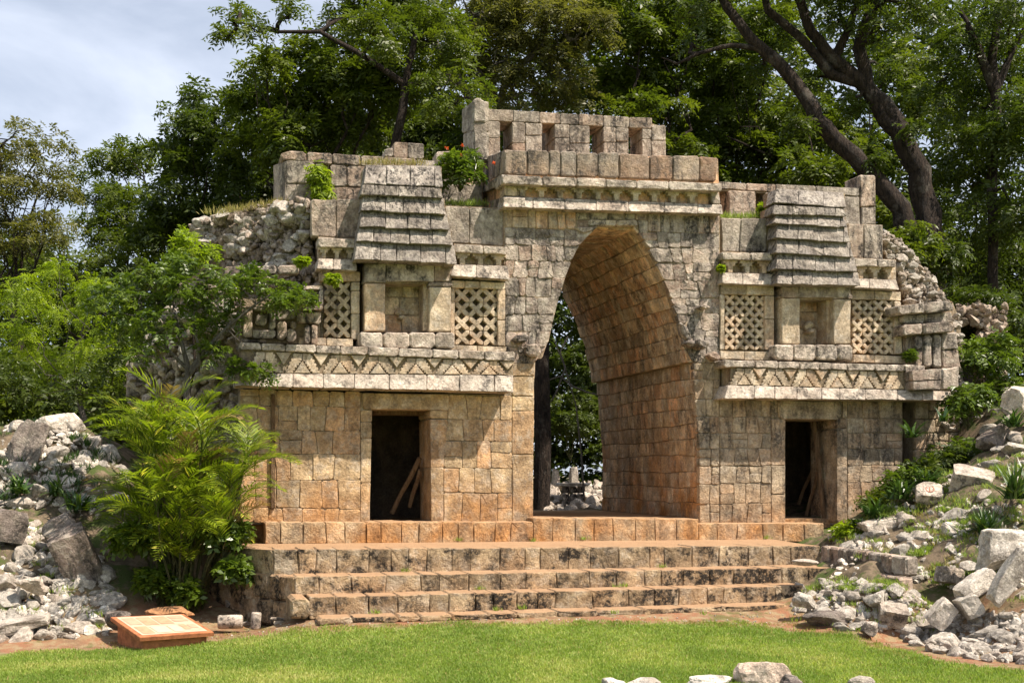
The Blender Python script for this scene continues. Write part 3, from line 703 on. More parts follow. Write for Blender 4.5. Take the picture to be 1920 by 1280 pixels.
frame(l4, [[(1596, 543), (1640, 545), (1640, 562), (1596, 562)], [(1640, 545), (1690, 547), (1690, 564), (1640, 562)], [(1677, 564), (1690, 565), (1690, 620), (1677, 620)], [(1677, 620), (1691, 620), (1693, 664), (1677, 664)], [(1600, 664), (1640, 665), (1640, 680), (1600, 679)], [(1640, 665), (1697, 667), (1697, 682), (1640, 680)]])

# ---- the two carved huts
def hut(roof, lint, posts, niche, base, d0, seed, inner, flrx):
    """roof = list of (xl,xr,yTopL,yTopR,yBotL,yBotR) courses top to bottom, d0 = depth at eaves"""
    a = Acc(); x0, x1 = niche[0], niche[2]
    a.core([(posts[0][0] + 1, lint[1] - 6), (posts[1][2] - 1, lint[1] - 4), (posts[1][2] - 1, lint[3] + 4), (posts[0][0] + 1, lint[3] + 4)], -.10, .3)
    a.core([(x0 - 5, niche[1] - 6), (x1 + 14, niche[1] - 6), (x1 + 14, niche[3] + 6), (x0 - 5, niche[3] + 6)], .38, .6)
    rt, rb = roof[0], roof[-1]
    dmass = d0 + .12
    for (xa, xb, ya, yb, yc, yd) in roof:
        ff = roof.index((xa, xb, ya, yb, yc, yd)) / (len(roof) - 1); a.core([(xa + 3, ya + 2), (xb - 3, yb + 2), (xb - 3, yd - 1), (xa + 3, yc - 1)], d0 + .22 * (1 - ff) + .34, .6)
    H = a.put('carved_hut', M['mortar'], GATE); n_ = len(roof); rd = random.Random(seed)
    for k, (xa, xb, ya, yb, yc, yd) in enumerate(roof):
        f = k / (n_ - 1); db = d0 + .22 * (1 - f) - .02; dt = db + (.16 if k != 1 else .05)
        if k == 0: dt += .14
        T, B = yl((xa, ya), (xb, yb)), yl((xa, yc), (xb, yd))
        xs = [xa]
        while xs[-1] + 52 < xb: xs.append(xs[-1] + rd.uniform(30, 50))
        xs.append(xb)
        for i in range(len(xs) - 1):
            p, q = xs[i], xs[i + 1]; ia = 7 if i == 0 and k else 0; ib = flrx if i == len(xs) - 2 else 0
            block('thatch_stone', [(p + (4 if i == 0 else 0), T(p)), (q - (ib), T(q)), (q, B(q) + rd.uniform(-1, 1)), (p, B(p) + rd.uniform(-1, 1))], [dt, dt, db, db], .35, M['thatch'], H, bev=.010, gap=.15, cut=.012, proud=.012, rough=.01)
    lx0, ly0, lx1, ly1 = lint
    m1 = lx0 + (lx1 - lx0) * .25; m2 = lx0 + (lx1 - lx0) * .8
    for p, q in ((lx0, m1), (m1, m2), (m2, lx1)): block('lintel_stone', [(p, ly0), (q, ly0), (q, ly1), (p, ly1)], -.20, .3, M['comb'], H)
    for (xa, ya, xb, yb) in posts: block('post_stone', [(xa, ya), (xb, ya), (xb, yb), (xa, yb)], -.17, .55, M['carved'], H, bev=.02); block('post_stone', [(xa - 1, ya - 9), (xb + 3, ya - 9), (xb + 3, ya), (xa - 1, ya)], -.19, .4, M['comb'], H)
    block('inner_jamb', [(inner[0], niche[1]), (inner[1], niche[1]), (inner[1], niche[3]), (inner[0], niche[3])], .0, .4, M['carved'], H)
    rows(H, 'niche_stone', [yl((0, y), (1, y)) for y in np.linspace(niche[1] - 2, niche[3] + 3, 4)], lambda y: x0 - 4, lambda y: x1 + 12, .36, .06, (26, 44), M['vault'], seed + 5)
    cxn, cyn = x0 + (x1 - x0) * .42, niche[1] + (niche[3] - niche[1]) * .66   # broken seated figure stub
    block('figure_fragment', [(cxn - 12, cyn - 12), (cxn + 4, cyn - 14), (cxn + 8, cyn + 2), (cxn - 10, cyn + 6)], .22, .2, M['carved'], H, bev=.04, cut=.06, rough=.03)
    block('figure_fragment', [(cxn - 4, cyn + 2), (cxn + 8, cyn), (cxn + 9, cyn + 9), (cxn - 5, cyn + 10)], .12, .3, M['carved'], H, bev=.03, cut=.04, rough=.02)
    bx0, by0, bx1, by1 = base; xs = np.linspace(bx0, bx1, 5) + np.array([0, -2, 4, 8, 0])
    for i in range(4): block('base_stone', [(xs[i], by0), (xs[i + 1], by0 + 1), (xs[i + 1], by1 + 2), (xs[i], by1)], -.33, .5, M['mould'], H, bev=.025, cut=.04)
hut([(682, 831, 309, 311, 344, 350), (676, 831, 346, 352, 365, 371), (677, 837, 366, 371, 395, 402), (674, 844, 395, 402, 424, 432), (668, 850, 424, 431, 452, 460), (664, 857, 452, 460, 486, 495)],
    (683, 494, 847, 528), [(683, 530, 723, 621), (804, 537, 846, 622)], (723, 526, 793, 621), (675, 622, 853, 652), -.52, 5, (793, 804), 5)
hut([(1452, 1587, 353, 361, 380, 389), (1448, 1588, 384, 391, 401, 405), (1451, 1589, 402, 406, 418, 426), (1454, 1594, 420, 424, 446, 454), (1454, 1600, 447, 454, 474, 482), (1454, 1608, 474, 482, 504, 510), (1456, 1614, 504, 510, 532, 536)],
    (1466, 537, 1595, 558), [(1466, 558, 1501, 645), (1563, 560, 1596, 645)], (1501, 555, 1550, 645), (1454, 645, 1600, 674), -.48, 6, (1550, 1562), 5)

# ---- centre: cornice, slab course, roof comb
uc = Acc(); uc.core([(948, 285), (1346, 298), (1350, 398), (945, 388)], .02, DB - .6); CEN = uc.put('arch_cornice', M['vault'], GATE)
vary(CEN, 'moulding_stone', 942, 1354, yl((942, 327), (1354, 343)), yl((942, 345), (1354, 359)), -.28, .5, (50, 80), M['mould'], 111)
slant(CEN, 'moulding_stone', 945, 1354, yl((945, 367), (1354, 383)), yl((943, 389), (1356, 402)), -.12, -.24, .4, (40, 70), M['mould'], 112, flare=(2, 2))
T_, B_ = yl((946, 345), (1354, 359)), yl((946, 367), (1354, 383))
tfrieze(CEN, [980 + 35.4 * i for i in range(10)], T_, B_, -.11, 35, M['carved'])
block('end_stone', [(946, 346), (970, 347), (970, 368), (946, 367)], -.11, .3, M['carved'], CEN); block('end_stone', [(1333, 359), (1348, 360), (1352, 383), (1335, 382)], -.11, .3, M['mould'], CEN)
for i, (a, b_) in enumerate(((946, 988), (988, 1030), (1030, 1051), (1051, 1081), (1081, 1122), (1122, 1161), (1161, 1218), (1218, 1262), (1262, 1312), (1312, 1347))):
    tp, bt = yl((946, 279), (1346, 294)), yl((946, 326), (1346, 341))
    block('slab', [(a, tp(a) + random.uniform(-2, 2)), (b_, tp(b_) + random.uniform(-2, 2)), (b_ - (4 if b_ == 1347 else 0), bt(b_)), (a, bt(a))], -.05, .5, M['dslab'], CEN, bev=.02, cut=.03)
# left return of the cornice
def side_block(name, xa, ya0, ya1, da, xb, yb0, yb1, db, th, mat, parent):
    """stone whose long face looks left: from (xa, near) to (xb, far)"""
    A0, A1 = L(xa, ya0, da), L(xa, ya1, da); B0, B1 = L(xb, yb0, db), L(xb, yb1, db)
    pts = [B1, A1, A0, B0]
    nn = (Vector(pts[1]) - Vector(pts[0])).cross(Vector(pts[3]) - Vector(pts[0])).normalized()
    V, Fs = block_geo(pts, tuple(nn), th, .015); link(name, mesh_from(name, V, Fs, mat), parent)
side_block('moulding_stone', 941, 327, 345, -.275, 901, 350, 364, 1.6, .4, M['mould'], CEN)
side_block('moulding_stone', 944, 369, 389, -.20, 912, 378, 393, 1.4, .4, M['mould'], CEN)
side_block('frieze_slab', 946, 346, 368, -.05, 914, 362, 379, 1.5, .3, M['carved'], CEN)
side_block('slab', 946, 281, 326, -.04, 905, 296, 346, 1.7, .4, M['comb'], CEN)
# roof comb
DC = 1.3
rc = Acc()
tC = yl((912, 204), (1223, 221))
segs = [(889, 938), (960, 1017), (1040, 1106), (1131, 1179), (1204, 1249)]
bC = yl((890, 300), (1250, 300))
for a, b_ in segs: rc.core([(a + 1, 226), (b_ - 1, 240 if b_ > 1200 else 232), (b_ - 1, 300), (a + 1, 300)], DC + .04, DC + .62)
rc.core([(890, 210), (1221, 226), (1221, 240), (890, 226)], DC + .04, DC + .62)
COMB = rc.put('roof_comb', M['mortar'], GATE)
xs = [912, 962, 1012, 1050, 1085, 1131, 1180, 1223]; w1 = [yl((912, 226), (1249, 243))]
for a, b_ in zip(xs[:-1], xs[1:]):
    block('comb_block', [(a, tC(a) + random.uniform(-1, 1)), (b_, tC(b_) + random.uniform(-1, 1)), (b_, w1[0](b_)), (a, w1[0](a))], DC, .66, M['comb'], COMB)
for (a, b_), sp_ in zip(segs, ((913,), (985,), (1068,), (1155,), (1222,))):
    s = [a, sp_[0], b_]
    for p, q in zip(s[:-1], s[1:]):
        if p == 889: block('comb_block', [(887, 186), (896, 182), (911, 190), (913, 230), (888, 230)], DC - .06, .7, M['comb'], COMB, bev=.03); block('comb_block', [(888, 230), (913, 230), (914, 298), (890, 298)], DC - .03, .68, M['comb'], COMB); continue
        yt = w1[0](p) if q < 1240 else 234; mid = yt + (292 - yt) * random.uniform(.35, .65)
        block('comb_block', [(p, yt), (q, w1[0](q) if q < 1240 else 234), (q, mid), (p, mid)], DC, .66, M['comb'], COMB)
        block('comb_block', [(p, mid), (q, mid), (q, 300), (p, 300)], DC, .66, M['comb'], COMB)
side_block('comb_block', 888, 188, 245, DC - .02, 866, 205, 250, DC + .9, .3, M['comb'], COMB); side_block('comb_block', 888, 246, 300, DC - .02, 868, 251, 300, DC + .9, .3, M['comb'], COMB)
# parapet walls on the wings, farther back
pw = Acc(); DP = 1.2
pw.core([(536, 303), (606, 303), (606, 384), (536, 384)], DP + .05, DP + .6); pw.core([(620, 305), (905, 318), (905, 400), (620, 390)], DP + .05, DP + .6)
pw.core([(560, 288), (850, 308), (850, 322), (560, 306)], DP + .05, DP + .6)
PAR = pw.put('parapet', M['mortar'], GATE)
for q in ([(534, 300), (570, 300), (590, 305), (590, 345), (536, 345)], [(536, 345), (590, 345), (590, 382), (534, 382)], [(590, 306), (607, 307), (607, 382), (590, 382)], [(619, 308), (650, 309), (650, 350), (619, 350)], [(650, 309), (690, 311), (690, 352), (650, 350)],
          [(619, 350), (690, 352), (690, 380), (619, 378)], [(524, 288), (545, 282), (574, 284), (575, 304), (530, 300)], [(575, 284), (624, 287), (624, 308), (575, 306)], [(624, 287), (676, 291), (676, 311), (624, 308)], [(676, 291), (720, 293), (720, 314), (676, 311)], [(720, 293), (780, 297), (780, 316), (720, 314)], [(780, 298), (830, 302), (830, 320), (780, 317)], [(830, 304), (862, 306), (862, 345), (830, 345)], [(830, 345), (905, 345), (905, 392), (830, 392)]):
    block('parapet_block', q, DP, .6, M['comb'], PAR, bev=.02, cut=.03)
block('parapet_block', [(738, 266), (765, 267), (765, 297), (738, 296)], DP + .1, .35, M['comb'], PAR); block('parapet_block', [(765, 267), (795, 269), (795, 299), (765, 297)], DP + .1, .35, M['comb'], PAR)
block('parapet_block', [(722, 278), (738, 277), (738, 294), (722, 293)], DP + .1, .35, M['mould'], PAR); block('parapet_block', [(818, 284), (846, 283), (847, 303), (817, 303)], DP + .1, .35, M['mould'], PAR)
side_block('parapet_block', 534, 302, 382, DP, 512, 310, 380, DP + .9, .3, M['comb'], PAR)
pr = Acc(); pr.core([(1350, 345), (1612, 356), (1612, 372), (1350, 358)], DP + .05, DP + .6)
for a, b_ in ((1367, 1417), (1437, 1612)): pr.core([(a, 356), (b_, 360), (b_, 425), (a, 425)], DP + .05, DP + .6)
PAR2 = pr.put('parapet', M['mortar'], GATE)
for q in ([(1346, 340), (1400, 343), (1400, 357), (1346, 354)], [(1400, 343), (1455, 345), (1455, 361), (1400, 357)], [(1455, 345), (1530, 348), (1530, 362), (1455, 361)], [(1530, 348), (1612, 352), (1612, 368), (1530, 364)], [(1366, 356), (1417, 358), (1417, 412), (1366, 412)], [(1436, 360), (1500, 362), (1500, 420), (1436, 420)],
          [(1580, 367), (1612, 368), (1614, 425), (1580, 425)], [(1613, 327), (1642, 328), (1643, 388), (1614, 388)], [(1616, 388), (1643, 388), (1643, 422), (1616, 422)]):
    block('parapet_block', q, DP, .6, M['comb'], PAR2, bev=.02, cut=.02)

# ---- right hand corner with colonnettes
cc = Acc(); cc.core([(1696, 570), (1782, 568), (1796, 690), (1700, 690)], -.12, .8); CORN = cc.put('carved_corner', M['mortar'], GATE)
for q, d in (([(1684, 573), (1735, 567), (1735, 586), (1686, 590)], -.42), ([(1735, 567), (1775, 563), (1787, 568), (1788, 582), (1735, 587)], -.44), ([(1692, 590), (1735, 588), (1735, 606), (1694, 607)], -.2), ([(1735, 588), (1786, 584), (1788, 604), (1735, 606)], -.24),
             ([(1694, 608), (1730, 606), (1732, 626), (1694, 629)], -.38), ([(1732, 606), (1775, 602), (1790, 606), (1788, 622), (1734, 626)], -.42), ([(1716, 630), (1731, 629), (1731, 655), (1716, 655)], -.28), ([(1716, 655), (1731, 655), (1731, 688), (1716, 688)], -.27), ([(1733, 628), (1748, 627), (1748, 688), (1733, 688)], -.3),
             ([(1750, 627), (1765, 626), (1766, 688), (1750, 688)], -.3), ([(1767, 624), (1795, 622), (1798, 655), (1767, 656)], -.27), ([(1767, 656), (1798, 655), (1803, 690), (1767, 690)], -.26), ([(1698, 630), (1714, 630), (1714, 688), (1700, 688)], -.14)):
    block('colonnette' if q[1][0] - q[0][0] < 18 else 'corner_stone', q, d, -d + .1, M['grey'], CORN, bev=.025, cut=.03)
# ---- left corner mask stones
ck = Acc(); ck.core([(456, 560), (600, 560), (600, 645), (450, 640)], .02, .9); MASK = ck.put('carved_mask', M['mortar'], GATE)
def ring(x0, y0, x1, y1, w, d, depth, mat, parent):
    for q in ([(x0, y0), (x1, y0), (x1, y0 + w), (x0, y0 + w)], [(x0, y1 - w), (x1, y1 - w), (x1, y1), (x0, y1)], [(x0, y0 + w), (x0 + w, y0 + w), (x0 + w, y1 - w), (x0, y1 - w)], [(x1 - w, y0 + w), (x1, y0 + w), (x1, y1 - w), (x1 - w, y1 - w)]):
        block('mask_moulding', q, d, depth, mat, parent, gap=.1, bev=.01)
ring(566, 535, 606, 581, 8, -.35, .4, M['grey'], MASK); block('mask_block', [(574, 543), (598, 543), (598, 573), (574, 573)], -.22, .3, M['grey'], MASK); block('mask_block', [(581, 550), (592, 550), (592, 565), (581, 565)], -.27, .3, M['rockdark'], MASK)
for q, d in (([(456, 574), (474, 574), (474, 632), (456, 632)], -.2), ([(474, 618), (517, 618), (517, 634), (474, 634)], -.22), ([(505, 573), (517, 573), (517, 618), (505, 618)], -.21), ([(474, 573), (505, 573), (505, 582), (474, 582)], -.2), ([(480, 588), (503, 590), (500, 612), (478, 608)], -.17),
             ([(519, 575), (556, 575), (556, 599), (519, 599)], -.12), ([(519, 602), (538, 602), (538, 636), (519, 636)], -.2), ([(538, 616), (556, 616), (556, 640), (538, 640)], -.2), ([(545, 602), (556, 602), (556, 616), (545, 616)], -.22), ([(558, 584), (602, 584), (602, 608), (558, 604)], -.25),
             ([(571, 608), (583, 608), (583, 645), (571, 645)], -.24), ([(584, 608), (596, 608), (596, 645), (584, 645)], -.25), ([(450, 634), (500, 635), (500, 642), (450, 641)], -.1), ([(520, 497), (560, 496), (562, 514), (520, 513)], -.1), ([(470, 500), (518, 496), (520, 513), (472, 516)], -.05), ([(420, 500), (462, 495), (464, 522), (420, 525)], -.0)):
    block('mask_block', q, d, -d + .12, M['grey'], MASK, bev=.02, cut=.03)

# ---- exposed rubble core of the fallen wall ends
def rock_mesh(name, seed, sub=2, ang=.6, mat=None, scale=(1, 1, 1)):
    import bmesh
    rd = random.Random(seed); bm = bmesh.new(); bmesh.ops.create_icosphere(bm, subdivisions=sub, radius=1)
    planes = []
    for _ in range(9):
        v = Vector((rd.gauss(0, 1), rd.gauss(0, 1), rd.gauss(0, 1))).normalized(); planes.append((v, rd.uniform(.44, .72)))
    o = Vector((rd.uniform(0, 50), rd.uniform(0, 50), 0))
    for v in bm.verts:
        p = v.co.copy()
        for nrm_, k in planes:
            s = p.dot(nrm_)
            if s > k: p -= nrm_ * (s - k) * ang
        p *= 1 + .11 * noise.fractal(p * 2.0 + o, .8, 2.1, 4)
        v.co = Vector((p.x * scale[0], p.y * scale[1], p.z * scale[2]))
    me = bpy.data.meshes.new(name); bm.to_mesh(me); bm.free()
    if mat: me.materials.append(mat)
    return me
ROCKS = [rock_mesh('rock', 100 + i, 3, .95, M['rock']) for i in range(12)]
SMALL = [rock_mesh('small_rock', 200 + i, 1, .9, M['rock']) for i in range(8)]
def arrays(me):
    v = np.empty(len(me.vertices) * 3, np.float32); me.vertices.foreach_get('co', v)
    f = np.array([p.vertices[:] for p in me.polygons]); return v.reshape(-1, 3), f
SA = [arrays(m_) for m_ in SMALL]; RA = [arrays(rock_mesh('r', 300 + i, 2, .95)) for i in range(8)]
def rotm(rd):
    q = np.array([rd.gauss(0, 1) for _ in range(4)]); q /= np.linalg.norm(q); w, x, y, z = q
    return np.array([[1 - 2 * (y * y + z * z), 2 * (x * y - z * w), 2 * (x * z + y * w)], [2 * (x * y + z * w), 1 - 2 * (x * x + z * z), 2 * (y * z - x * w)], [2 * (x * z - y * w), 2 * (y * z + x * w), 1 - 2 * (x * x + y * y)]])
def pile(name, pts, sizes, mat, parent=None, lib=SA, seed=1, **kw):
    rd = random.Random(seed); Vs, Fs, o = [], [], 0
    for p, s in zip(pts, sizes):
        v, f = lib[rd.randrange(len(lib))]
        vv = (v * np.array([1, rd.uniform(.6, 1), rd.uniform(.45, .8)])) @ rotm(rd).T * s + np.array(p)
        Vs.append(vv); Fs.append(f + o); o += len(v)
    me = mesh_from(name, np.concatenate(Vs).tolist(), np.concatenate(Fs).tolist(), mat)
    return link(name, me, parent, **kw)
def inside(poly, x, y):
    c = False; j = len(poly) - 1
    for i in range(len(poly)):
        if (poly[i][1] > y) != (poly[j][1] > y) and x < (poly[j][0] - poly[i][0]) * (y - poly[i][1]) / (poly[j][1] - poly[i][1]) + poly[i][0]: c = not c
        j = i
    return c
def ruin_end(name, poly, dfun, back, seed, n, smin, smax, parent=GATE, mat='rubble'):
    """uneven rubble face filling a photo outline, at depth dfun(px,py)"""
    rd = random.Random(seed); a = Acc()
    xs = [p[0] for p in poly]; ys = [p[1] for p in poly]
    NX, NY = 26, 26; grid = {}; V = []; Fs = []
    def pt(x, y, e=0): return L(x, y, dfun(x, y) + e)
    # core: rubble skin as prism of the outline
    front = [L(x, y, dfun(x, y) + .22) for x, y in poly][::-1]
    V, Fs = prism(front, FN, back); core_ = link(name, mesh_from(name, V, Fs, M['mortar']), parent)
    pts, sz = [], []
    big = 0
    while len(pts) < n:
        x, y = rd.uniform(min(xs), max(xs)), rd.uniform(min(ys), max(ys))
        if not inside(poly, x, y): continue
        s = rd.uniform(smin, smax) * (1 if rd.random() < .8 else 1.5)
        pts.append(pt(x, y, .12 - rd.uniform(0, .16) + .15 * noise.noise(Vector((x * .03, y * .03, seed))))); sz.append(s)
    order = sorted(range(n), key=lambda i: -sz[i])
    for i in order[:60]:
        me_ = random.choice(ROCKS); o = link('rubble_stone', me_, core_)
        o.location = pts[i]; o.scale = (sz[i] * 1.25, sz[i], sz[i] * .7); o.rotation_euler = (rd.uniform(-.6, .6), rd.uniform(-.5, .5), rd.uniform(0, 6))
    rest = order[60:]
    if rest: pile('rubble', [pts[i] for i in rest], [sz[i] for i in rest], M[mat], core_, RA, seed, kind='stuff')
    return core_
ruin_end('rubble_core', [(352, 432), (380, 412), (400, 408), (440, 396), (470, 386), (530, 378), (586, 376), (586, 470), (602, 520), (606, 560), (520, 575), (460, 580), (400, 560), (395, 520), (372, 480)], lambda x, y: .25 + (600 - x) * .0075 + (440 - y) * .0, 1.6, 5, 900, .045, .13)
ruin_end('rubble_core', [(385, 505), (440, 565), (460, 640), (455, 735), (470, 980), (400, 990), (320, 900), (250, 760), (236, 745), (238, 690), (300, 600), (340, 530)], lambda x, y: .5 + (460 - x) * .009, 1.5, 6, 600, .06, .15)
ruin_end('rubble_core', [(1656, 436), (1690, 452), (1720, 490), (1750, 520), (1772, 560), (1786, 566), (1700, 574), (1690, 540), (1684, 500), (1658, 480)], lambda x, y: .32 + (x - 1656) * .004, 1.2, 7, 420, .04, .10)
ruin_end('rubble_core', [(1786, 566), (1800, 600), (1806, 690), (1800, 760), (1796, 900), (1770, 900), (1770, 690), (1775, 600)], lambda x, y: .1, .8, 8, 220, .04, .10)
for q, d in (([(243, 678), (300, 674), (300, 689), (245, 691)], 2.2), ([(300, 672), (362, 664), (364, 678), (300, 688)], 1.7), ([(240, 700), (262, 698), (262, 744), (236, 746)], 2.3)):
    block('fallen_moulding', q, d, .3, M['grey'], GATE, bev=.03)

# ---- lower wall left of the palm and behind it: brown strip, its colour standing in for the pier corner slit's shade
block('slit_shade_strip', [(508, 738), (516, 738), (516, 955), (508, 955)], -.05, .2, M['wood'], LOW_L, bev=.02)

# ---- plinth, platform and steps = the stairway
ST_ = empty('stone_stairway', l2w((0, -2.5, 0)), TH, label='broad stairway of dark lichen-spotted stone steps below the arch', category='stairs')
# children use the building frame: shift back
SH = (0, 2.5, 0)
class Shift:
    pass
def stair_rows(name, lines, xl, xr, d, depth, wr, mat, seed, **kw):
    before = set(o.name for o in bpy.data.objects)
    rows(ST_, name, lines, lambda y: xl, lambda y: xr, d, depth, wr, mat, seed, split=0, **kw)
    for o in bpy.data.objects:
        if o.name not in before: o.location = SH
rows(GATE, 'plinth_stone', [yl((495, 978), (1310, 978)), yl((495, 1020), (1310, 1017))], lambda y: 497, lambda y: 1000, -.42, .9, (27, 44), M['plinth'], 121, gap=.2, bev=.012, split=0, cut=.02)
rows(GATE, 'plinth_stone', [yl((1000, 970), (1310, 972)), yl((1000, 1019), (1310, 1017))], lambda y: 1000, lambda y: 1310, -.42, .9, (30, 42), M['plinth'], 122, gap=.2, bev=.012, split=0, cut=.02)
rows(GATE, 'plinth_stone', [yl((1310, 981), (1545, 980)), yl((1310, 1017), (1545, 1015))], lambda y: 1310, lambda y: 1545, -.42, .9, (34, 60), M['plinth'], 123, gap=.2, bev=.012, split=0, cut=.02)
fa = Acc(); zf = L(1150, 974, -.3)[2]
lbox(fa, uL0 - .5, uR1 + 1.6, .3, DB + 1.2, .3, z0 - .015); fa.put('floor', M['plinth'], GATE)
f2 = Acc(); lbox(f2, L(1000, 970, 0)[0] + .02, L(1311, 970, 0)[0] + .0, .08, DB + .5, 1.2, zf - .01); f2.put('floor', M['plinth'], GATE)
SL = [((513, 1029), (1535, 1022)), ((513, 1080), (1540, 1062))]
pf = Acc(); zp = L(1150, 1015, -.42)[2]
pf.add(*prism([vadd(L(514, 1031, -2.38), (0, 0, 0)), L(1535, 1024, -2.38), (L(1535, 1024, -2.38)[0] + .2, -.3, L(1535, 1024, -2.38)[2] + .02), (L(514, 1031, -2.38)[0] - 1.3, -.3, L(514, 1031, -2.38)[2] - .005)], (0, 0, 1), 1.0))
o = pf.put('platform', M['step'], ST_); o.location = SH
stair_rows('step_stone', [yl(*SL[0]), yl(*SL[1])], 513, 1538, -2.40, .6, (26, 66), M['step'], 141, gap=.12, bev=.013, cut=.018, rough=.006, proud=.012, wob=1.3)
stair_rows('step_stone', [yl((553, 1080), (1558, 1062)), yl((553, 1118), (1558, 1097))], 553, 1560, -2.95, .8, (28, 66), M['step'], 132, gap=.12, bev=.013, cut=.018, rough=.006, proud=.012, wob=1.3)
stair_rows('step_stone', [yl((546, 1119), (1503, 1097)), yl((546, 1161), (1503, 1134))], 580, 1506, -3.42, .9, (28, 70), M['step'], 133, gap=.12, bev=.013, cut=.018, rough=.006, proud=.012, wob=1.3)
stair_rows('step_stone', [yl((597, 1158), (1470, 1133)), yl((597, 1171), (1470, 1145))], 597, 1475, -3.82, .9, (40, 90), M['step'], 134, gap=.3, bev=.02, cut=.03, rough=.008, proud=.01)
o = block('step_stone', [(546, 1120), (581, 1120), (583, 1160), (544, 1160)], -3.52, .8, M['step'], ST_, bev=.03, cut=.04, rough=.01); o.location = SH
def side_wall(pa, pb, za, zb, zbot, nr, seed, mat, name='side_stone', flip=False, wr=(.25, .5), th=.4):
    """courses along a line between two building-frame points (u,d)"""
    rd = random.Random(seed); ln = math.dist(pa, pb)
    for r in range(nr):
        t = 0
        while t < 1 - .02:
            t2 = min(1, t + rd.uniform(*wr) / ln)
            if 1 - t2 < .08: t2 = 1
            def p(tt, rr):
                zt_ = za + (zb - za) * tt; z = zbot + (zt_ - zbot) * rr
                return (pa[0] + (pb[0] - pa[0]) * tt, pa[1] + (pb[1] - pa[1]) * tt, z)
            g = .006 / ln
            pts = [p(t + g, r / nr + .01), p(t2 - g, r / nr + .01), p(t2 - g, (r + 1) / nr - .01), p(t + g, (r + 1) / nr - .01)]
            if flip: pts = pts[::-1]
            nn = (Vector(pts[1]) - Vector(pts[0])).cross(Vector(pts[3]) - Vector(pts[0])).normalized()
            V, Fs = block_geo(pts, tuple(nn), th, .025, rd, .03, .015)
            o = link(name, mesh_from(name, V, Fs, mat), ST_); o.location = SH
            t = t2
zt1 = L(513, 1029, -2.4)[2]
side_wall((L(513, 1029, -2.4)[0] - .75, -.9), (L(513, 1029, -2.4)[0], -2.38), zt1, zt1, .2, 3, 5, M['step'])
side_wall((L(553, 1080, -2.95)[0] - .75, -1.6), (L(553, 1080, -2.95)[0], -2.93), L(553, 1080, -2.95)[2], L(553, 1080, -2.95)[2], .1, 2, 6, M['step'])
A = L(1538, 1022, -2.4); Bw = w2l(P(1700, 1044, 18.1)); side_wall((A[0], A[1]), (Bw[0], Bw[1]), A[2], Bw[2], A[2] - .34, 1, 7, M['grey'], wr=(.22, .36), th=.2)
A = L(1558, 1062, -2.95); Bw = w2l(P(1690, 1082, 17.9)); side_wall((A[0], A[1]), (Bw[0], Bw[1]), A[2], Bw[2], A[2] - .28, 1, 8, M['grey'], wr=(.22, .36), th=.2)

# ---- timber props in the doorways
def stick(name, a, b, r, mat, lab, cat, grp):
    A, B = Vector(l2w(a)), Vector(l2w(b)); ax = (B - A).normalized(); s = ax.cross(Vector((0, 1, 0))).normalized(); t_ = ax.cross(s)
    V = []
    for k_, p in enumerate((A, A.lerp(B, .33) + s * .01, A.lerp(B, .66) - s * .01, B)):
        for i in range(7):
            an = 2 * math.pi * i / 7; V.append(tuple(p + (s * math.cos(an) + t_ * math.sin(an)) * r * random.uniform(.85, 1.1) - A))
    Fs = [(j * 7 + i, j * 7 + (i + 1) % 7, (j + 1) * 7 + (i + 1) % 7, (j + 1) * 7 + i) for j in range(3) for i in range(7)] + [tuple(range(7))[::-1], tuple(range(21, 28))]
    o = link(name, mesh_from(name, V, Fs, mat), None, label=lab, category=cat, group=grp); o.location = A
for a, b_, r, lab in (((735, 962, .9), (787, 858, .5), .045, 'longer wooden pole leaning across the doorway behind the palm side'), ((768, 950, .8), (788, 880, .5), .04, 'short wooden pole leaning in the left doorway close to its jamb'),
                    ((1546, 975, .35), (1526, 790, .5), .045, 'tall upright timber prop leaning in the right doorway'), ((1512, 966, .9), (1533, 885, .6), .035, 'short timber pole leaning behind the tall prop in the right doorway'), ((1497, 945, 1.4), (1530, 860, 1.0), .035, 'dim pole slanting deep inside the right doorway')):
    stick('wooden_pole', L(a[0], a[1], a[2]), L(b_[0], b_[1], b_[2]), r, M['wood'], lab, 'pole', 'timber poles leaning in the doorways')

# ================================================================== vegetation helpers
def tube(acc, pts, rads, ns=7):
    o = len(acc.v); n_ = len(pts)
    for i, p in enumerate(pts):
        p = Vector(p); a = Vector(pts[min(i + 1, n_ - 1)]) - Vector(pts[max(i - 1, 0)])
        a = a.normalized() if a.length > 1e-6 else Vector((0, 0, 1))
        s = a.cross(Vector((.13, .97, .2))).normalized(); t_ = a.cross(s)
        for k in range(ns):
            an = 2 * math.pi * k / ns; w3 = 1 + (.16 * noise.noise(Vector((k * 2.3 + i * .35, i * .5, ns))) if rads[i] > .07 else 0); acc.v.append(tuple(p + (s * math.cos(an) + t_ * math.sin(an)) * rads[i] * w3))
    for i in range(n_ - 1):
        for k in range(ns):
            acc.f.append((o + i * ns + k, o + i * ns + (k + 1) % ns, o + (i + 1) * ns + (k + 1) % ns, o + (i + 1) * ns + k))
def wander(a, b, n_, amp, rd):
    a, b = Vector(a), Vector(b); ln = (b - a).length; out = []
    o = Vector((0, 0, 0))
    for i in range(n_ + 1):
        t = i / n_
        if 0 < i < n_: o = o * .6 + Vector((rd.gauss(0, 1), rd.gauss(0, 1), rd.gauss(0, 1))) * amp * ln * .5
        out.append(a.lerp(b, t) + (o * math.sin(math.pi * t)))
    return out
rng = np.random.default_rng(5)
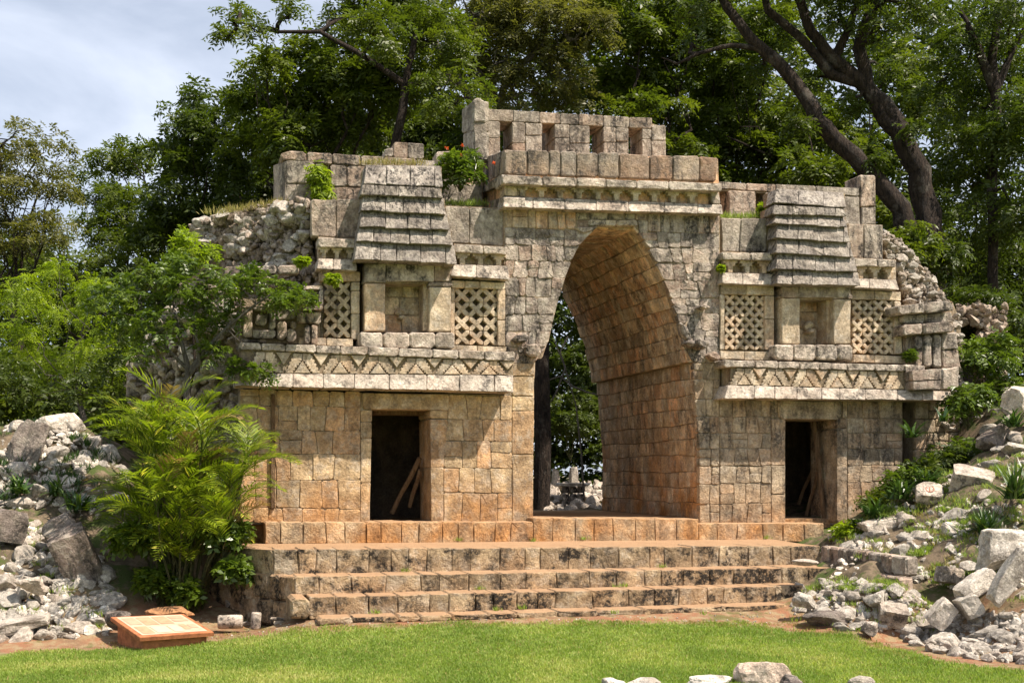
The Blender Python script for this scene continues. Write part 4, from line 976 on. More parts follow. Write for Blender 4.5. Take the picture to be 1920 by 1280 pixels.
def leaves_mesh(name, C, D, N, ln, wd, tone, mat, bend=.0):
    """C base points, D unit direction, N unit normal, ln/wd sizes, one diamond per leaf"""
    S = np.cross(D, N); S /= (np.linalg.norm(S, axis=1, keepdims=True) + 1e-9)
    ln = np.asarray(ln)[:, None]; wd = np.asarray(wd)[:, None]
    a = C; m_ = C + D * ln * .45; t_ = C + D * ln - N * ln * bend
    V = np.stack([a, m_ + S * wd * .5 + N * wd * .12, t_, m_ - S * wd * .5 + N * wd * .12], 1).reshape(-1, 3)
    k = len(C); me = bpy.data.meshes.new(name)
    me.vertices.add(4 * k); me.vertices.foreach_set('co', V.astype(np.float32).ravel())
    me.loops.add(4 * k); me.loops.foreach_set('vertex_index', np.arange(4 * k, dtype=np.int32))
    me.polygons.add(k); me.polygons.foreach_set('loop_start', np.arange(0, 4 * k, 4, dtype=np.int32))
    at = me.attributes.new('tone', 'FLOAT', 'POINT'); at.data.foreach_set('value', np.repeat(np.clip(tone, 0, 1), 4).astype(np.float32))
    me.materials.append(mat); me.update(calc_edges=True); return me
def unit(v): return v / (np.linalg.norm(v, axis=1, keepdims=True) + 1e-9)
def sprays(centers, outd, rach, nl, ll, lw, droop, tone_c, rg):
    """pinnate sprays: each centre carries one rachis with nl leaflets on each side"""
    k = len(centers)
    d = unit(outd + rg.normal(0, .55, (k, 3)) + np.array([0, 0, -droop]))
    up = np.tile(np.array([0, 0, 1.]), (k, 1)) + rg.normal(0, .35, (k, 3)); s = unit(np.cross(d, up)); nrm_ = unit(np.cross(s, d))
    rl = rach * rg.uniform(.7, 1.2, k)
    Cs, Ds, Ns, Ts, Ls = [], [], [], [], []
    for i in range(nl):
        t = (i + .6) / nl
        base = centers + d * (rl * t)[:, None] + np.array([0, 0, -1.]) * (rl * .35 * t * t * (1 if droop else .3))[:, None]
        for sg in (-1, 1):
            dd = unit(s * sg + d * .55 + rg.normal(0, .18, (k, 3)) + np.array([0, 0, -.25 * droop]))
            Cs.append(base); Ds.append(dd); Ns.append(unit(nrm_ + rg.normal(0, .3, (k, 3)))); Ts.append(tone_c + rg.normal(0, .10, k)); Ls.append(ll * rg.uniform(.75, 1.2, k) * (1 - .25 * abs(t - .5)))
    return np.concatenate(Cs), np.concatenate(Ds), np.concatenate(Ns), np.concatenate(Ls), np.concatenate(Ts)
def crown_points(lobes, dens, rg, shell=.55):
    """cluster centres through lobes [(x,y,z,r)], denser toward their skin, with clumps and holes"""
    Cs, Os, Ts = [], [], []
    for (x, y, z, r) in lobes:
        sub = max(6, int(7 * r))                                     # each lobe is broken into smaller clumps
        dv = unit(rg.normal(0, 1, (sub * 3, 3))); dv = dv[dv[:, 2] > -.75][:sub * 2]
        for v in dv:
            c = np.array([x, y, z]) + v * r * rg.uniform(.45, .95) * np.array([1, 1, .85]); rr = r * rg.uniform(.22, .42)
            n_ = max(4, int(dens * rr * rr * 9.5))
            q = unit(rg.normal(0, 1, (n_, 3))); q[:, 2] = np.where(q[:, 2] < -.2, -q[:, 2] * .5, q[:, 2])
            rad = rr * rg.uniform(.45, 1.0, n_)[:, None]
            Cs.append(c + q * rad * np.array([1.15, 1.15, .62])); Os.append(unit(q + v * .5)); Ts.append(np.full(n_, rg.uniform(.25, .65)))
    return np.concatenate(Cs), np.concatenate(Os), np.concatenate(Ts)
def tree(kind, base_px, Y, lobes_px, label, dens=26, leaf=(.30, 4, .15, .055), mat='leaf', barkm='bark', trunk_r=.22, droop=.6, seed=1, group=None, limbs=None, cat='tree', base_z=None, depth=1.0, twigs=3, root=None):
    rd = random.Random(seed); rg = np.random.default_rng(seed)
    bx = P(base_px, HZ, Y)[0]; bz = h1(bx, Y) - .1 if base_z is None else base_z
    root = Vector((bx, Y, bz)); kw = dict(label=label, category=cat)
    if group: kw['group'] = group
    T = empty(kind, root, 0, **kw)
    lob = []
    for (px, py, rp) in lobes_px:
        yy = Y + rd.uniform(-1.6, 1.6) * depth; p = P(px, py, yy); lob.append((p[0] - root.x, yy - root.y, p[2] - root.z, rp / F * yy))
    a = Acc()
    zs = sorted(lob, key=lambda q: q[2]); cxm = sum(q[0] for q in lob) / len(lob); mid = Vector((cxm * .6, 0, max(1.2, min(q[2] for q in lob) * .8)))
    if limbs:
        for pts, rads in limbs:
            P3 = [Vector(P(px, py, yy)) - root for px, py, yy in pts]; Q3, q3 = [P3[0]], [rads[0]]
            for i_ in range(len(P3) - 1):
                for f_ in (.33, .67, 1.): Q3.append(P3[i_].lerp(P3[i_ + 1], f_) + (Vector((rd.gauss(0, 1), rd.gauss(0, 1), rd.gauss(0, .4))) * rads[i_] * .16 if f_ < 1 else Vector((0, 0, 0)))); q3.append(rads[i_] + (rads[i_ + 1] - rads[i_]) * f_)
            tube(a, Q3, q3, 14 if max(rads) > .2 else 8)
        anchors = [Vector(P(px, py, yy)) - root for pts, _ in limbs for px, py, yy in pts[1:]]
    else:
        tr = wander((0, 0, 0), mid, 6, .10, rd); tube(a, tr, [trunk_r * (1.3 - .6 * i / 6) for i in range(7)], 9)
        anchors = [mid]
    for (x, y, z, r) in lob:
        c = Vector((x, y, z)); src = min(anchors, key=lambda q: (q - c).length)
        br = wander(src, c, 6, .16, rd); r0 = trunk_r * rd.uniform(.16, .26); tube(a, br, [r0 * (1 - .11 * i) for i in range(7)], 6)
        for _ in range(twigs):
            e = c + Vector((rd.gauss(0, 1), rd.gauss(0, 1), rd.gauss(0, .8))).normalized() * r * rd.uniform(.6, 1.0)
            st_ = br[rd.randrange(3, 7)]; tw = wander(st_, e, 5, .2, rd); tube(a, tw, [r0 * .38 * (1 - .16 * i) for i in range(6)], 5)
    a.put('trunk', M[barkm], T, True)
    C, O, Tn = crown_points(lob, dens, rg)
    c2, d2, n2, l2, t2 = sprays(C, O, leaf[0], leaf[1], leaf[2], leaf[3], droop, Tn, rg)
    me = leaves_mesh('crown', c2, d2, n2, l2, l2 * leaf[3] / leaf[2], t2, M[mat], .12)
    link('crown', me, T)
    return T, len(c2)
NL = 0
def tr_(*a, **k):
    global NL; t, n_ = tree(*a, **k); NL += n_; return t
# ------------------------------------------------------------------ background trees
fg = dict(leaf=(.42, 4, .215, .085))
tr_('broadleaf_tree', 15, 33, [(15, 262, 62), (75, 290, 55), (-30, 330, 80), (100, 350, 50), (40, 380, 70), (-10, 450, 80), (85, 440, 60)], 'tall airy olive-green tree against the sky at the far left', dens=20, mat='leafolive', leaf=(.30, 4, .14, .05), seed=11, twigs=6, trunk_r=.2)
tr_('broadleaf_tree', 215, 46, [(215, 295, 45), (265, 300, 48), (185, 350, 55), (240, 380, 60), (200, 440, 60), (270, 440, 50)], 'distant rounded tree in the gap between the olive tree and the dark mass', dens=14, mat='leaf', leaf=(.42, 4, .2, .075), seed=12, trunk_r=.25)
tr_('broadleaf_tree', 360, 38, [(345, 235, 60), (400, 200, 55), (440, 240, 60), (320, 300, 60), (390, 310, 75), (340, 380, 70), (430, 380, 70), (300, 440, 60), (380, 460, 70)], 'dense dark rounded tree left of the ruined wall core', dens=17, mat='leafdark', seed=13, trunk_r=.28, **fg)
tr_('broadleaf_tree', 560, 35, [(500, 140, 55), (555, 105, 60), (590, 180, 75), (500, 215, 70), (650, 130, 75), (560, 260, 70), (650, 240, 80), (470, 290, 60), (700, 190, 60), (480, 180, 40)], 'big leafy green tree rising behind the left parapet', dens=17, mat='leaf', seed=14, trunk_r=.3, **fg)
tr_('broadleaf_tree', 700, 33, [(440, 25, 26), (475, 55, 24), (425, 65, 18), (545, 15, 28), (640, 40, 50), (700, 60, 70), (760, 20, 80), (820, 80, 80), (760, 140, 70), (690, -30, 70), (860, 180, 70)], 'overhanging tree whose thin branch reaches left into the open sky', dens=22, mat='leaf', seed=15, trunk_r=.3, twigs=6, leaf=(.36, 4, .17, .06),
     limbs=[([(720, 500, 33), (735, 300, 33), (760, 160, 33), (780, 60, 33)], [.15, .14, .12, .08]), ([(760, 160, 33), (690, 110, 33), (600, 60, 33), (520, 60, 33), (440, 40, 33)], [.10, .08, .06, .045, .02])])
tr_('broadleaf_tree', 930, 37, [(900, 30, 85), (950, 110, 80), (1010, 40, 90), (960, 190, 55), (1050, 150, 75), (880, 120, 70), (1090, 60, 80)], 'tree behind the roof comb with bare grey boughs showing through', dens=15, mat='leafolive', seed=16, trunk_r=.34, twigs=9, leaf=(.36, 4, .17, .06), barkm='barkpale',
     limbs=[([(905, 500, 37), (915, 300, 37), (880, 180, 37), (800, 60, 36), (770, -20, 36)], [.2, .18, .16, .12, .07]), ([(915, 250, 37), (950, 150, 37), (1010, 90, 37), (1040, -20, 37)], [.13, .12, .10, .06]), ([(930, 190, 37), (880, 110, 37), (860, 40, 37)], [.16, .1, .06])])
tr_('broadleaf_tree', 1190, 38, [(1160, 40, 85), (1130, 170, 75), (1220, 110, 80), (1180, 230, 60), (1250, 200, 70), (1290, 40, 85), (1270, 280, 50)], 'light green tree right of the roof comb', dens=17, mat='leaf', seed=17, trunk_r=.3, twigs=6, **fg)
tr_('broadleaf_tree', 1370, 41, [(1340, 120, 85), (1400, 200, 80), (1330, 250, 75), (1420, 60, 70), (1390, 300, 70), (1460, 280, 70), (1450, 370, 70), (1320, 330, 50)], 'bright leafy tree behind the right parapet, left of the leaning trunks', dens=16, mat='leaf', seed=18, trunk_r=.3, **fg)
tr_('leaning_tree', 1760, 29, [(1470, 60, 22), (1530, 150, 20), (1420, 130, 20), (1600, 200, 18), (1570, 40, 24), (1665, 130, 18), (1710, 240, 16), (1500, 230, 16), (1640, 300, 15), (1380, -40, 60), (1300, 20, 40), (1490, -50, 70), (1580, -60, 80), (1680, -40, 80), (1740, 20, 45), (1300, 80, 26), (1650, 40, 40)], 'big dark double-trunked tree leaning left behind the right wing', dens=22, mat='leafdark', seed=19, trunk_r=.3, twigs=3,
     limbs=[([(1745, 640, 29), (1750, 500, 29), (1742, 400, 29), (1725, 320, 29), (1690, 250, 29), (1655, 195, 29), (1610, 150, 29), (1560, 110, 29), (1520, 60, 29), (1490, -20, 29)], [0.41, 0.361, 0.312, 0.287, 0.254, 0.221, 0.18, 0.156, 0.131, 0.107]),
            ([(1700, 265, 29), (1660, 225, 29), (1625, 160, 29), (1610, 90, 29), (1635, 20, 29), (1650, -40, 29)], [0.213, 0.197, 0.172, 0.156, 0.139, 0.115]),
            ([(1765, 640, 28.4), (1720, 470, 28.4), (1690, 390, 28.4), (1640, 335, 28.4), (1580, 275, 28.4), (1530, 225, 28.4), (1495, 160, 28.4), (1450, 110, 28.4), (1405, 70, 28.4), (1350, -10, 28.4)], [0.312, 0.271, 0.238, 0.221, 0.205, 0.189, 0.164, 0.148, 0.131, 0.0984]),
            ([(1560, 110, 29), (1590, 60, 29), (1610, -10, 29)], [0.131, 0.0984, 0.082]), ([(1625, 160, 29), (1560, 140, 29), (1500, 70, 29), (1440, 20, 29), (1430, -30, 29)], [0.123, 0.131, 0.107, 0.0984, 0.082]),
            ([(1430, 92, 28.4), (1370, 85, 28.4), (1310, 100, 28.4), (1270, 120, 28.4), (1240, 108, 28.4)], [0.0738, 0.0574, 0.041, 0.0328, 0.0164])])
tr_('broadleaf_tree', 1860, 30, [(1872, 260, 40), (1858, 340, 40), (1875, 430, 45), (1840, 40, 60), (1900, 30, 60), (1800, 90, 50), (1880, 150, 80), (1810, 210, 70), (1770, 150, 45), (1930, 230, 90), (1850, 300, 90), (1790, 330, 60), (1920, 380, 90)], 'dark forked tree at the top right edge', dens=19, mat='leafdark', seed=20, trunk_r=.2,
     limbs=[([(1865, 600, 30), (1860, 350, 30), (1868, 200, 30), (1860, 110, 30), (1880, -20, 30)], [.13, .13, .13, .12, .09]), ([(1868, 170, 30), (1900, 90, 30), (1935, 30, 30)], [.11, .08, .06]), ([(1865, 170, 30), (1830, 80, 30), (1800, 20, 30)], [.14, .1, .05])], leaf=(.36, 4, .17, .06))
tr_('broadleaf_tree', 1560, 38, [(1520, 330, 70), (1590, 380, 60), (1540, 240, 60), (1620, 300, 70), (1660, 400, 60), (1560, 420, 60), (1680, 120, 60), (1730, 190, 60), (1500, 190, 50)], 'green tree seen between the two leaning trunks', dens=17, mat='leaf', seed=21, trunk_r=.25, **fg)
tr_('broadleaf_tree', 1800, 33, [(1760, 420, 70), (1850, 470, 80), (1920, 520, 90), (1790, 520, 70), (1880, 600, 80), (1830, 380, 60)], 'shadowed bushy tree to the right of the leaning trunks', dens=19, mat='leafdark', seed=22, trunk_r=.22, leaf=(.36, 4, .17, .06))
tr_('broadleaf_tree', 780, 40, [(760, 240, 75), (840, 250, 70), (700, 300, 60), (620, 300, 70), (820, 320, 60), (560, 340, 70), (480, 370, 70), (900, 250, 60)], 'low dark tree right behind the left parapet', dens=16, mat='leafdark', seed=23, trunk_r=.25, **fg)
tr_('broadleaf_tree', 130, 36, [(110, 480, 60), (180, 500, 60), (60, 520, 60), (230, 520, 60), (300, 520, 50), (140, 560, 60)], 'mid-height tree below the gap in the skyline', dens=16, mat='leaf', seed=24, trunk_r=.18, leaf=(.34, 4, .16, .06))
# feathery bright shrubs at left
tr_('feathery_tree', 150, 27, [(110, 500, 20), (60, 540, 45), (180, 560, 45), (120, 600, 50), (40, 640, 50), (220, 600, 45), (160, 660, 45), (90, 690, 50), (230, 680, 40), (20, 560, 40), (175, 545, 30)], 'bright yellow-green feathery tree behind the left rubble heap', dens=34, mat='leafbright', leaf=(.30, 7, .085, .03), seed=31, droop=.9, trunk_r=.08, barkm='barkpale', depth=.6)
tr_('shrub', 250, 24.5, [(270, 640, 40), (210, 700, 50), (300, 700, 40), (150, 730, 45), (240, 760, 40), (60, 740, 45), (10, 700, 50)], 'dark green bushes along the crest of the left rubble heap', dens=30, mat='leafdark', leaf=(.24, 4, .12, .045), seed=32, trunk_r=.05, cat='shrub', depth=.4)
tr_('glossy_shrub', 352, 19.6, [(330, 545, 50), (265, 565, 44), (390, 560, 44), (450, 548, 38), (500, 538, 34), (548, 545, 30), (235, 610, 42), (305, 615, 44), (370, 615, 34), (425, 600, 28), (568, 560, 16), (290, 520, 32), (345, 495, 28), (410, 522, 26), (225, 530, 32), (470, 522, 24), (270, 660, 36), (520, 565, 22), (390, 660, 24), (490, 700, 20), (450, 690, 18), (190, 560, 30)],
    'spreading glossy shrub in front of the ruined left wall end', dens=46, mat='leafgloss', leaf=(.16, 4, .10, .045), seed=33, trunk_r=.05, barkm='barkpale', cat='shrub', depth=.25, droop=.5, twigs=5,
    limbs=[([(350, 790, 19.6), (352, 700, 19.6), (340, 640, 19.6), (325, 580, 19.6)], [.06, .05, .035, .02]), ([(352, 700, 19.6), (385, 655, 19.6), (430, 610, 19.6), (480, 570, 19.5), (520, 545, 19.5)], [.045, .035, .03, .02, .015]), ([(350, 710, 19.6), (375, 680, 19.6), (370, 640, 19.5), (360, 600, 19.5)], [.035, .03, .02, .015]), ([(350, 690, 19.6), (300, 640, 19.6), (260, 590, 19.6)], [.035, .025, .015])])
tr_('flowering_shrub', 372, 20.6, [(345, 455, 20), (365, 475, 18), (330, 480, 16), (390, 470, 14), (350, 440, 12)], 'yellow-green shrub with small red flowers left of the rubble core', dens=60, mat='leafbright', leaf=(.14, 3, .10, .035), seed=34, trunk_r=.03, cat='shrub', depth=.2)
# plants on the ruin
def plant(kind, c, r, label, dens, mat, leaf, seed, droop=.6, cat='plant', group=None, flowers=0):
    rg = np.random.default_rng(seed); kw = dict(label=label, category=cat)
    if group: kw['group'] = group
    T = empty(kind, c, 0, **kw)
    lob = [(0, 0, 0, r), (r * .4, 0, r * .5, r * .6), (-r * .3, 0, r * .3, r * .6)] if kind != 'hanging_plant' else [(0, 0, 0, r * .5), (.02, -.05, -r * .9, r * .42), (-.04, -.05, r * .6, r * .4), (.05, -.05, -r * 1.7, r * .35)]
    C, O, Tn = crown_points(lob, dens, rg); c2, d2, n2, l2, t2 = sprays(C, O, leaf[0], leaf[1], leaf[2], leaf[3], droop, Tn, rg)
    link('foliage', leaves_mesh('foliage', c2, d2, n2, l2, l2 * leaf[3] / leaf[2], t2, M[mat], .2), T)
    a = Acc(); rd = random.Random(seed)
    for _ in range(7):
        e = Vector((rd.gauss(0, r * .5), rd.gauss(0, r * .3), rd.uniform(0, r))); tube(a, wander((0, 0, -r * 1.1), e, 4, .1, rd), [.012, .011, .009, .007, .004], 5)
    a.put('stems', M['cane'], T)
    for _ in range(flowers):
        p = np.array([[rd.gauss(0, r * .55), rd.gauss(0, r * .3) - r * .3, rd.uniform(r * .3, r * 1.3)]]); k = 9
        dd = unit(rg.normal(0, 1, (k, 3))); me = leaves_mesh('flower', np.repeat(p, k, 0), dd, unit(rg.normal(0, 1, (k, 3))), np.full(k, .05), np.full(k, .035), np.full(k, .5), M['red']); link('flower', me, T)
def Lw(px, py, d): return l2w(L(px, py, d))
plant('hanging_plant', Lw(600, 332, 1.05), .26, 'leafy plant growing out of the parapet opening on the left', 150, 'leafbright', (.16, 3, .15, .035), 41, 1.4)
plant('flowering_plant', Lw(862, 322, .55), .34, 'bushy green plant with red flowers between carved hut and roof comb', 130, 'leafgloss', (.16, 3, .14, .04), 42, .5, flowers=6)
plant('small_plant', Lw(623, 524, -.35), .10, 'small yellow leafed sprig over the narrow lattice panel', 90, 'leafbright', (.07, 3, .07, .03), 43, .6)
plant('small_plant', Lw(566, 492, -.3), .09, 'green seedling rooted in the rubble core', 90, 'leafbright', (.07, 3, .07, .03), 44, .6)
plant('hanging_plant', Lw(1432, 395, .9), .12, 'slender yellow-green weed in the right parapet opening', 200, 'leafbright', (.1, 3, .07, .02), 45, .2)
plant('small_plant', Lw(1706, 668, -.25), .12, 'dark green weed in the recess of the right corner', 90, 'leafgloss', (.08, 3, .07, .03), 46, .4)
plant('small_plant', Lw(1352, 503, -.15), .06, 'tiny green sprig at the left end of the right upper frieze', 90, 'leafbright', (.05, 2, .05, .03), 47, .4)

# ------------------------------------------------------------------ far wood behind everything
def wood(name, x0, x1, Y0, Y1, ztop, n_, seed, mat, ls=.34):
    rg = np.random.default_rng(seed); k = n_
    X = rg.uniform(x0, x1, k); Y = rg.uniform(Y0, Y1, k)
    top = ztop(X); Zz = 1.2 + (top - 1.2) * rg.beta(1.1, 1.0, k)
    C = np.stack([X, Y, Zz], 1)
    # clump
    cl_ = np.stack([np.round(X / 1.3) * 1.3, np.round(Y / 1.3) * 1.3, np.round(Zz / 1.1) * 1.1], 1)
    C = C * .5 + (cl_ + rg.normal(0, .22, (k, 3))) * .5
    hsh = (np.sin(cl_[:, 0] * 12.9 + cl_[:, 1] * 78.2 + cl_[:, 2] * 37.7) * 43758.5) % 1
    C = C[hsh > .12]; hsh = hsh[hsh > .12]; k = len(C)
    c2, d2, n2, l2, t2 = sprays(C, unit(rg.normal(0, 1, (k, 3)) + np.array([0, -.8, .3])), .4, 2, ls, ls * .42, .6, .15 + hsh * .5, rg)
    me = leaves_mesh(name, c2, d2, n2, l2, l2 * .42, t2, M[mat], .15); link(name, me, None, kind='stuff', label='dense dark wood standing far behind the ruin', category='wood'); return len(c2)
NL += wood('distant_wood', -42, 46, 46, 54, lambda X: np.interp(X, [-42, -20, -17, -13, -8, 0, 46], [13, 12.5, 10.5, 14, 20, 24, 26]), 60000, 51, 'leafdark', .42)
NL += wood('distant_wood', -9, 26, 38, 42, lambda X: np.interp(X, [-9, -3, 4, 26], [8.8, 9.6, 10, 10.6]), 30000, 52, 'leafdark', .30)
NL += wood('distant_wood', -22, -9, 29, 33, lambda X: X * 0 + 5.6, 9000, 53, 'leaf', .28)

# understory right of the ruin
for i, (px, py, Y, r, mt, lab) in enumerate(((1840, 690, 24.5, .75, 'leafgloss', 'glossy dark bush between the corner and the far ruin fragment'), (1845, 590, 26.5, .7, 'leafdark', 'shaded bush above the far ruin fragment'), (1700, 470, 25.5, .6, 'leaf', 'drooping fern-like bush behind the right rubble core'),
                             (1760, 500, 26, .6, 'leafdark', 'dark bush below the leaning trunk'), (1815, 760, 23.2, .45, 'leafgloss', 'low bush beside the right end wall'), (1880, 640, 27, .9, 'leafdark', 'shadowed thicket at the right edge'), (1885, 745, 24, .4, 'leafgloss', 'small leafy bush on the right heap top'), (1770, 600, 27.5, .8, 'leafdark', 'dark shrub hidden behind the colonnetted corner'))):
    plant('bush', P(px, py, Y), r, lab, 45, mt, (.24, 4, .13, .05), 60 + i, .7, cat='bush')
# far ruin fragment on the right
for i, (px, py, Y, r, mt, lab) in enumerate(((1690, 905, 21.9, .30, 'leafgloss', 'low bush at the wall foot right of the right doorway'), (1735, 885, 22.0, .30, 'leafdark', 'dark low bush at the foot of the end wall'), (1640, 945, 21.6, .20, 'leaf', 'small bright bush beside the right door jamb'), (1780, 860, 22.3, .35, 'leafdark', 'dark bush hiding the corner of the end wall'), (1590, 995, 20.9, .14, 'leafbright', 'yellow-green weed spilling over the end of the plinth'), (1812, 855, 22.6, .3, 'leafgloss', 'leafy bush between end wall and big dark boulder'))):
    plant('bush', P(px, py, Y), r, lab, 90, mt, (.2, 4, .11, .045), 160 + i, .7, cat='bush')
fr = empty('ruin_fragment', P(1845, 800, 26), 0, label='small overgrown piece of rubble wall at the right, half hidden by bushes', category='ruin')
pts, sz, rd = [], [], random.Random(4)
for _ in range(620):
    x, y = rd.uniform(1795, 1884), rd.uniform(572, 800)
    if y > 610 and x < 1838: x = rd.uniform(1838, 1875)
    p = P(x, y, 26 + rd.uniform(-.3, .5)); q = P(1845, 800, 26); pts.append((p[0] - q[0], p[1] - q[1], p[2] - q[2])); sz.append(rd.uniform(.09, .18))
pile('rubble', pts, sz, M['rubble'], fr, RA, 9, kind='stuff')
q_ = P(1845, 800, 26); link('core', mesh_from('core', *prism([vadd(P(x, y, 26.25), q_, -1) for x, y in ((1842, 800), (1872, 800), (1874, 612), (1880, 580), (1800, 580), (1800, 606), (1842, 612))], (0, -1, 0), .5), M['mortar']), fr)

# ================================================================== seen through the arch
tk = empty('tree_trunk', P(1016, 965, 30.5), 0, label='straight dark tree trunk seen through the left of the arch', category='tree')
a = Acc(); q0 = P(1016, 965, 30.5); rr_ = 15.5 / F * 30.5
tube(a, [(0, 0, -.3), (0, 0, .5), (.03, 0, 2), (-.03, 0, 4), (.02, 0, 7), (0, 0, 10)], [rr_ * 1.15, rr_, rr_, rr_ * .97, rr_ * .95, rr_ * .9], 14); a.put('trunk', M['bark'], tk, True)
bt = empty('bare_sapling', P(1085, 900, 31.5), 0, label='thin sapling with bare curving twigs seen through the arch', category='sapling')
a = Acc(); rd = random.Random(3); o0 = Vector(P(1085, 900, 31.5))
for pts_ in ([(1095, 930), (1090, 850), (1080, 760), (1060, 690), (1040, 640)], [(1075, 725), (1050, 705), (1020, 715), (1005, 720)], [(1060, 690), (1045, 730), (1035, 750), (1010, 760)], [(1075, 725), (1100, 735), (1120, 740)], [(1060, 690), (1050, 660), (1065, 630)]):
    w_ = [Vector(P(x, y, 31.5)) - o0 for x, y in pts_]; tube(a, w_, [.03 - .004 * i for i in range(len(w_))], 5)
a.put('stem', M['barkpale'], bt)
plant('bush', P(1070, 790, 36), 1.1, 'dark bush in the shade beyond the arch', 40, 'leafdark', (.24, 4, .13, .05), 81, .7, cat='bush')
plant('bush', P(1105, 690, 36.5), .9, 'upper leafy bush glimpsed high through the arch', 40, 'leafdark', (.24, 4, .13, .05), 82, .7, cat='bush')
def rock_obj(name, me, loc, sc, rot, label, cat='rock', group=None, **kw):
    o = link(name, me, None, label=label, category=cat); 
    if group: o['group'] = group
    o.location = loc; o.scale = sc if isinstance(sc, tuple) else (sc, sc, sc); o.rotation_euler = rot; return o
def boxrock(name, w, dp, h, mat, seed, bev=.04, rough=.02):
    import bmesh
    rd = random.Random(seed * 7 + 1); bm = bmesh.new(); bmesh.ops.create_cube(bm, size=1)
    for v in bm.verts: v.co = Vector((v.co.x * rd.uniform(.82, 1.08), v.co.y * rd.uniform(.82, 1.08), v.co.z * rd.uniform(.82, 1.08)))
    bmesh.ops.subdivide_edges(bm, edges=bm.edges[:], cuts=6, use_grid_fill=True)
    pl = [(Vector((rd.choice((-1, 1)) * rd.uniform(.3, 1), rd.choice((-1, 1)) * rd.uniform(.3, 1), rd.choice((-1, 1)) * rd.uniform(.3, 1))).normalized(), rd.uniform(.60, .76)) for _ in range(9)]
    o = Vector((seed * 3.3, 0, 0))
    for v in bm.verts:
        p = v.co.copy()
        for n3, k in pl:
            q = p.dot(n3)
            if q > k: p -= n3 * (q - k)
        r3 = p.length; 
        if r3 > .66: p *= (.66 + (r3 - .66) * .75) / r3
        p *= 1 + .07 * noise.fractal(p * 2.4 + o, .8, 2.1, 4)
        v.co = Vector((p.x * w, p.y * dp, p.z * h))
    me = bpy.data.meshes.new(name); bm.to_mesh(me); bm.free(); me.materials.append(mat); return me
k = 0
for px, py, w, h_, lab in ((1042, 905, .14, .55, 'narrow standing stone beyond the arch, left one'), (1075, 900, .16, .5, 'standing stone beyond the arch, behind the square pile'), (1095, 920, .35, .3, 'pale block right of the standing stones beyond the arch')):
    p = P(px, py, 36); rock_obj('standing_stone', boxrock('standing_stone', w * 1.4, .3, h_ * 1.6, M['rock'], 70 + k), p, 1, (0, 0, .3), lab); k += 1
sq = empty('stone_pile', P(1075, 952, 32), 0, label='small square stack of cut blocks seen through the arch', category='stone stack')
for i in range(3):
    for j in range(3):
        o = link('block', boxrock('block', .2, .4, .19, M['grey'], 90 + i * 3 + j), sq); o.location = ((i - 1) * .21, 0, .1 + j * .2)
tp_ = empty('capping_slab', P(1075, 915, 32), 0, label='flat slab lying on the square stack beyond the arch', category='slab'); o = link('slab', boxrock('slab', .9, .6, .1, M['rock'], 98), tp_); tp_['label'] = 'flat pale slab on top of the square stack beyond the arch'; o.location=(0,0,.1)
rd = random.Random(77); pts, sz = [], []
for i in range(170):
    px, py = rd.uniform(1020, 1145), rd.uniform(905, 960); p = P(px, py, 29.5 + (960 - py) * .13); pts.append(p); sz.append(rd.uniform(.06, .24))
pile('far_rubble', pts, sz, M['rock'], None, RA, 12, kind='stuff', label='scattered pale rubble on the sunny ground beyond the arch', category='rubble')

# ================================================================== rubble heaps
LG, RG = 'pale limestone rocks heaped left of the palm', 'pale limestone rocks heaped below the right wing'
def scatter(poly, n_, smin, smax, seed, lab, grp, mats=('rock',), minY=11):
    rd = random.Random(seed); res = []; xs = [p[0] for p in poly]; ys = [p[1] for p in poly]; out = []
    tries = 0
    while len(out) < n_ and tries < n_ * 40:
        tries += 1
        x, y = rd.uniform(min(xs), max(xs)), rd.uniform(min(ys), max(ys))
        if not inside(poly, x, y): continue
        s = smin + (smax - smin) * rd.random() ** 1.8
        p = ghit(x, y, 14)
        if any(math.dist(p[:2], q[0][:2]) < (s + q[1]) * .62 for q in out): continue
        out.append((p, s))
    return out
PLACED = []                                       # (object, px, py, size, kind word) waiting for their labels
def place_rocks(lst, seed, lab, grp, mdark=.15):
    rd = random.Random(seed)
    for p, s in lst:
        me_ = rd.choice(ROCKS); sc = (s * rd.uniform(.9, 1.5), s * rd.uniform(.7, 1.1), s * rd.uniform(.5, .85))
        o = rock_obj('rock', me_, (p[0], p[1], p[2] + s * .12), sc, (rd.uniform(-.5, .5), rd.uniform(-.5, .5), rd.uniform(0, 6.3)), lab, 'rock', grp)
        PLACED.append((o, CX + p[0] / p[1] * F, HZ - (p[2] - HC) / p[1] * F, s / p[1] * F, sc))
left_poly = [(0, 1205), (0, 1000), (60, 980), (120, 1010), (195, 1060), (210, 1120), (205, 1190), (120, 1200)]
l_hi = [(0, 960), (0, 770), (60, 765), (140, 790), (200, 850), (250, 920), (180, 980), (100, 960)]
ls1 = scatter(left_poly, 88, .11, .26, 1, '', ''); place_rocks(ls1, 2, 'pale angular limestone rock in the low heap left of the palm', LG)
ls2 = scatter(l_hi, 46, .10, .30, 3, '', ''); place_rocks(ls2, 4, 'weathered limestone rock on the upper slope at the left edge', 'weathered rocks on the upper left slope')
ls3 = scatter([(400, 1130), (470, 1120), (540, 1150), (520, 1172), (420, 1175)], 9, .05, .13, 5, '', ''); place_rocks(ls3, 6, 'small stone on the bare earth between palm and steps', 'small stones between palm and steps')
r1 = [(1485, 1150), (1500, 1105), (1600, 1090), (1700, 1110), (1760, 1150), (1760, 1195), (1600, 1185), (1500, 1165)]
ls4 = scatter(r1, 48, .10, .24, 7, '', ''); place_rocks(ls4, 8, 'grey-white limestone rock in the low heap right of the steps', RG)
